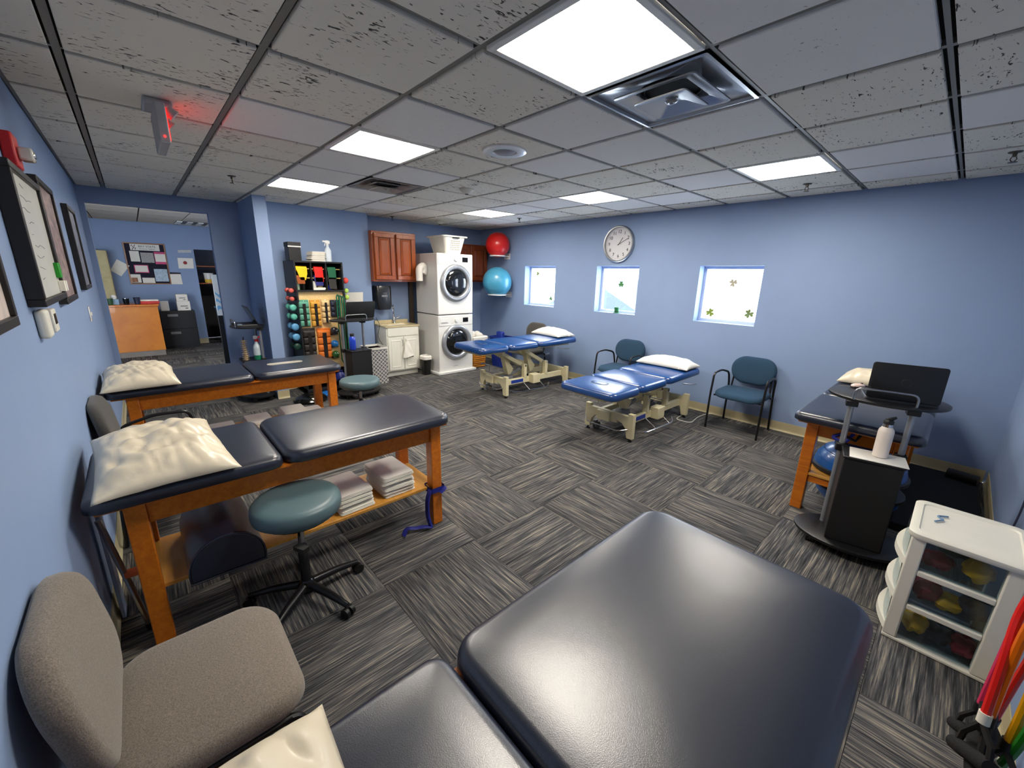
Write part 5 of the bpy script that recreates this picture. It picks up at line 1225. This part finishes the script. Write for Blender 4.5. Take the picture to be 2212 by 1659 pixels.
yel, red, grn, drk = (222, 168, 16), (140, 34, 40), (26, 70, 62), (34, 36, 46)
for k, items in enumerate((((yel, -.075, 0, .9), (drk, .005, 0, .8), (red, .08, 0, .7)), ((red, -.075, 0, 1.), (yel, .0, 0, .6), (drk, .075, 0, 1.0)), ((red, -.07, 0, .6), (yel, .05, 0, .85), (grn, -.01, 1, 1.)))):
    for q, (c_, dx, back, hf) in enumerate(items):
        nm = {yel: 'yellow', red: 'red', drk: 'dark blue', grn: 'dark green'}[c_]
        crumple('crumpled %s band in the %s drawer of the white tower' % (nm, ('bottom', 'middle', 'top')[k]), (ccx + dx, DY0 + (.085 if not back else .27), .018 + k * lv + .0215), (.058 if not back else .12, .068 if not back else .09, .066 * hf), c_, k * 10 + q + 1)
tag(B().tube(fillet([(-.02, -.05, 0), (.01, 0, 0), (-.02, .02, 0), (.02, .05, 0)], .02), .004, 6).build('hair_clip', mat('blue_clip', (110, 140, 176), .4), loc=(.365, 3.33, DH + .0005)), 'small blue clip lying in the tower lid recess', 'clip')
# hanging resistance tubes with black handles at right wall
hx = XR - .02
t = thing('band_hook', 'wall hook holding coloured resistance tubes', 'hook', (hx, 2.30, 1.35)); B().box(0, .019, -.20, .25, -.02, .02).build('rail', M_alu, t, bevel=.003)
tubes = [('red', (214, 20, 12), [(2212, 1290), (2165, 1440), (2130, 1540)]), ('orange', (232, 110, 10), [(2230, 1330), (2175, 1455), (2140, 1545)]), ('pink', (206, 40, 90), [(2205, 1330), (2160, 1430), (2120, 1520)]),
         ('navy', (24, 22, 96), [(2225, 1300), (2185, 1400), (2160, 1480)]), ('yellow', (222, 160, 10), [(2240, 1470), (2200, 1560), (2180, 1600)]), ('green', (30, 130, 30), [(2250, 1540), (2195, 1620), (2165, 1650)]), ('scarlet', (226, 36, 16), [(2240, 1400), (2190, 1480), (2150, 1550)])]
for k, (nm, col, uv) in enumerate(tubes):
    xx = .50 + .013 * k
    pts = [on_x(u, v, xx) for u, v in uv]; base = pts[-1].copy()
    top_ = Vector((hx - .012, 2.20 + .04 * k, 1.34))
    t = thing('resistance_tube', '%s resistance tube hanging by the drawer tower with black handle' % nm, 'exercise band', base, 0, 'resistance tubes hanging by the drawer tower')
    m_ = mat('tube_' + nm, col, .35, coat=.2)
    path = [top_ - base] + [p - base for p in pts]; path.insert(1, (path[0] * .5 + path[1] * .5) + Vector((-.0, .02, 0)))
    B().tube(fillet(path, .15, 6), .0105, 8).build('tube', m_, t)
    d = (pts[-1] - pts[-2]).normalized(); s = d.orthogonal().normalized(); s = Vector((0, .7, .2)).normalized() if k % 2 else Vector((-.3, .6, -.4)).normalized()
    L = .13
    B().tube([d * .0, d * .03], .014, 10).build('ferrule', M_plast if k in (0, 5) else M_black, t)
    b = B(); b.tube([d * .03, d * .03 + s * .05 + d * .05, d * L + s * .06], .008, 6); b.tube([d * .03, d * .03 - s * .05 + d * .05, d * L - s * .06], .008, 6); b.build('webbing', mat('black_webbing', (18, 16, 15), .9), t)
    B().tube([d * L - s * .07, d * L - s * .03, d * L, d * L + s * .03, d * L + s * .07], [.019, .021, .019, .021, .019], 12).build('grip', mat('black_foam', (14, 13, 14), .9, bump=.6, bscale=200), t)
# cords and plug behind tower
t = thing('plug_cord', 'black charger cord with white plug behind the drawer tower', 'power cord', (XR - .03, 3.75, .30)); B().tube(fillet([(0, 0, .05), (-.06, .05, .02), (-.03, .12, -.1), (0, .1, -.28)], .05), .006, 6).build('cable', M_black, t); B().box(-.02, .028, -.03, .03, .03, .13).build('plug', M_plast, t, bevel=.005)
tag(B().tube(fillet([(XR - .02, 3.9, .75), (XR - .02, 3.86, .5), (XR - .05, 3.80, .30), (XR - .08, 3.6, .18)], .1), .004, 6).build('wall_cable', mat('navy_cable', (30, 34, 60), .5)), 'thin dark cable running down the wall behind the drawer tower', 'cable')
# blue strap tied to leg of the bolster table
t = thing('leg_strap', 'blue stretch band knotted round the wooden table leg', 'exercise band', (-1.90, 1.97, 0)); M_st = mat('royal_band', (26, 36, 128), .55)
b = B(); R = [rr(.10, .10, .01, 3, z=z) for z in (.24, .255, .27, .28)]; b.rings([[p + Vector((0, 0, noise.noise(p * 20) * .006)) for p in r] for r in R], caps=(False, False)); b.build('wrap', M_st, t)
b = B()
for path in ([(.05, .045, .26), (.075, .03, .262), (.08, .0, .25)], [(.03, -.052, .262), (.03, -.075, .2), (.035, -.08, .08), (.06, -.07, .012)], [(.06, -.07, .012), (.05, -.12, .03), (.02, -.16, .02), (.0, -.22, .035), (.03, -.25, .012)]):
    P_ = fillet(path, .04, 4); b.rings([[p + Vector((.0, .0, 0)) + Vector((a * .019, c_ * .006, e * .016)) for a, c_, e in ((-1, -1, 0), (1, -1, .3), (1, 1, .6), (-1, 1, .3))] for p in P_])
b.build('tail', M_st, t, ang=80)

# ================================================================ LEFT WALL
def frame(label, x0, x1, z0, z1, d, art, fwid=.03, cat='picture', name='picture_frame', group=None):
    t = thing(name, label, cat, ((x0 + x1) / 2, YL + .001, z0), 0, group); w_ = (x1 - x0) / 2; h = z1 - z0; b = B()
    for q in ((-w_, w_, 0, fwid), (-w_, w_, h - fwid, h), (-w_, -w_ + fwid, fwid, h - fwid), (w_ - fwid, w_, fwid, h - fwid)): b.box(q[0], q[1], 0, d, q[2], q[3])
    b.build('frame', mat('dark_frame', (26, 22, 20), .45), t, bevel=.003)
    B().box(-w_ + fwid, w_ - fwid, .004, d - .012, fwid, h - fwid).build('picture', art, t, smooth=False)
    return t, w_, h
art1 = mat('anatomy_print', (204, 190, 182), .5, var=.18, scale=14); art3 = mat('poster_print', (158, 136, 130), .4, var=.5, scale=9, stretch=(1, 1, 2.2)); art4 = mat('photo_print', (126, 128, 140), .35, var=.55, scale=16)
wb = mat('whiteboard', (214, 214, 204), .3, var=.05, scale=5)
t, w_, h = frame('framed anatomy poster on the wall near the grey speckled chair', -1.74, -1.10, 1.45, 2.10, .03, art1)
b = B()
for k in range(4): b.beam((-w_ + .09 + .02 * k, .0185, .10 + .04 * k), (-w_ + .11 + .02 * k, .0185, .36), .001, .004, up=(0, 1, 0))
b.build('figure_lines', mat('brown_ink', (120, 84, 76), .7), t)
t, w_, h = frame('white board in deep black frame with green marker tray clip', -2.86, -2.16, 1.475, 2.0, .05, wb, .028, 'whiteboard', 'whiteboard')
b = B(); rnd = random.Random(5)
for k in range(9):
    z = .1 + .045 * k; x = w_ - .12 - rnd.random() * .1
    b.tube([(x - .06 * j, .0385, z + .006 * sin(j * 2 + k)) for j in range(2 + k % 4)], .0012, 4)
b.build('marker_writing', mat('faint_ink', (130, 134, 138), .7), t)
B().box(-w_ + .03, -w_ + .10, .038, .055, .10, .17).build('magnet_clip', mat('green_magnet', (20, 150, 30), .5), t, bevel=.003)
B().box(-w_ + .05, -w_ + .09, .038, .06, .035, .085).build('white_tag', M_paper, t, bevel=.002); B().box(-w_ + .005, -w_ + .035, .038, .062, .035, .085).build('white_tag', M_paper, t, bevel=.002)
t, w_, h = frame('tall framed poster with grey and orange print beside the whiteboard', -3.62, -3.02, 1.43, 2.07, .035, art3)
t, w_, h = frame('narrow framed photo collage near the opening', -5.02, -4.42, 1.45, 2.08, .035, art4)
t = thing('fire_alarm', 'red fire alarm with clear strobe above the whiteboard', 'fire alarm', (-2.56, YL + .001, 2.02))
B().box(-.06, .06, 0, .04, 0, .135).build('housing', mat('alarm_red', (196, 22, 24), .4), t, bevel=.008); B().box(-.035, .035, .04, .085, .035, .085).build('strobe', mat('clear_strobe', (214, 208, 196), .1, coat=.6), t, bevel=.008); B().box(-.02, .02, .044, .088, .05, .07).build('flash_tube', M_chrome, t, bevel=.003)
t = thing('thermostat_cover', 'cream rounded wall sensor box under the whiteboard', 'wall sensor', (-2.26, YL + .001, 1.345)); B().box(-.045, .045, 0, .035, 0, .115).build('cover', M_plast, t, bevel=.014, seg=3)
t = thing('thermostat', 'white thermostat with black screen beside the cream sensor box', 'thermostat', (-2.50, YL + .001, 1.345)); B().box(-.05, .05, 0, .028, 0, .10).build('housing', M_plast, t, bevel=.006); B().box(-.018, .04, .028, .030, .035, .08).build('screen', M_blackg, t, smooth=False)
t = thing('light_switch', 'white light switch on the wall near the wide opening', 'light switch', (-4.62, YL + .001, 1.19)); B().box(-.038, .038, 0, .008, 0, .12).build('plate', M_white, t, bevel=.003); B().box(-.012, .012, .008, .018, .045, .075).build('toggle', M_white, t, bevel=.002)
# clutter by the left wall beside the bolster table
t = thing('leaning_crutch', 'grey metal crutch leaning between the wall and the bolster table', 'crutch', (-2.02, YL + .03, .002)); B().tube([(0, .09, .012), (0, .015, .60)], .012, 8).build('shaft', M_alu, t); B().box(-.02, .02, .05, .13, .30, .325).build('hand_grip', mat('orange_grip', (200, 90, 40), .6), t, bevel=.004); B().cyl((0, .092, 0), (0, .088, .03), .016, n=10).build('rubber_foot', M_black, t)
t = thing('leaning_board', 'pale narrow board leaning on the wall behind the bolster table leg', 'board', (-2.22, YL + .02, .002)); B().box(-.05, .05, 0, .015, 0, .55).build('board', mat('pale_blue_board', (168, 186, 210), .5), t, bevel=.003)
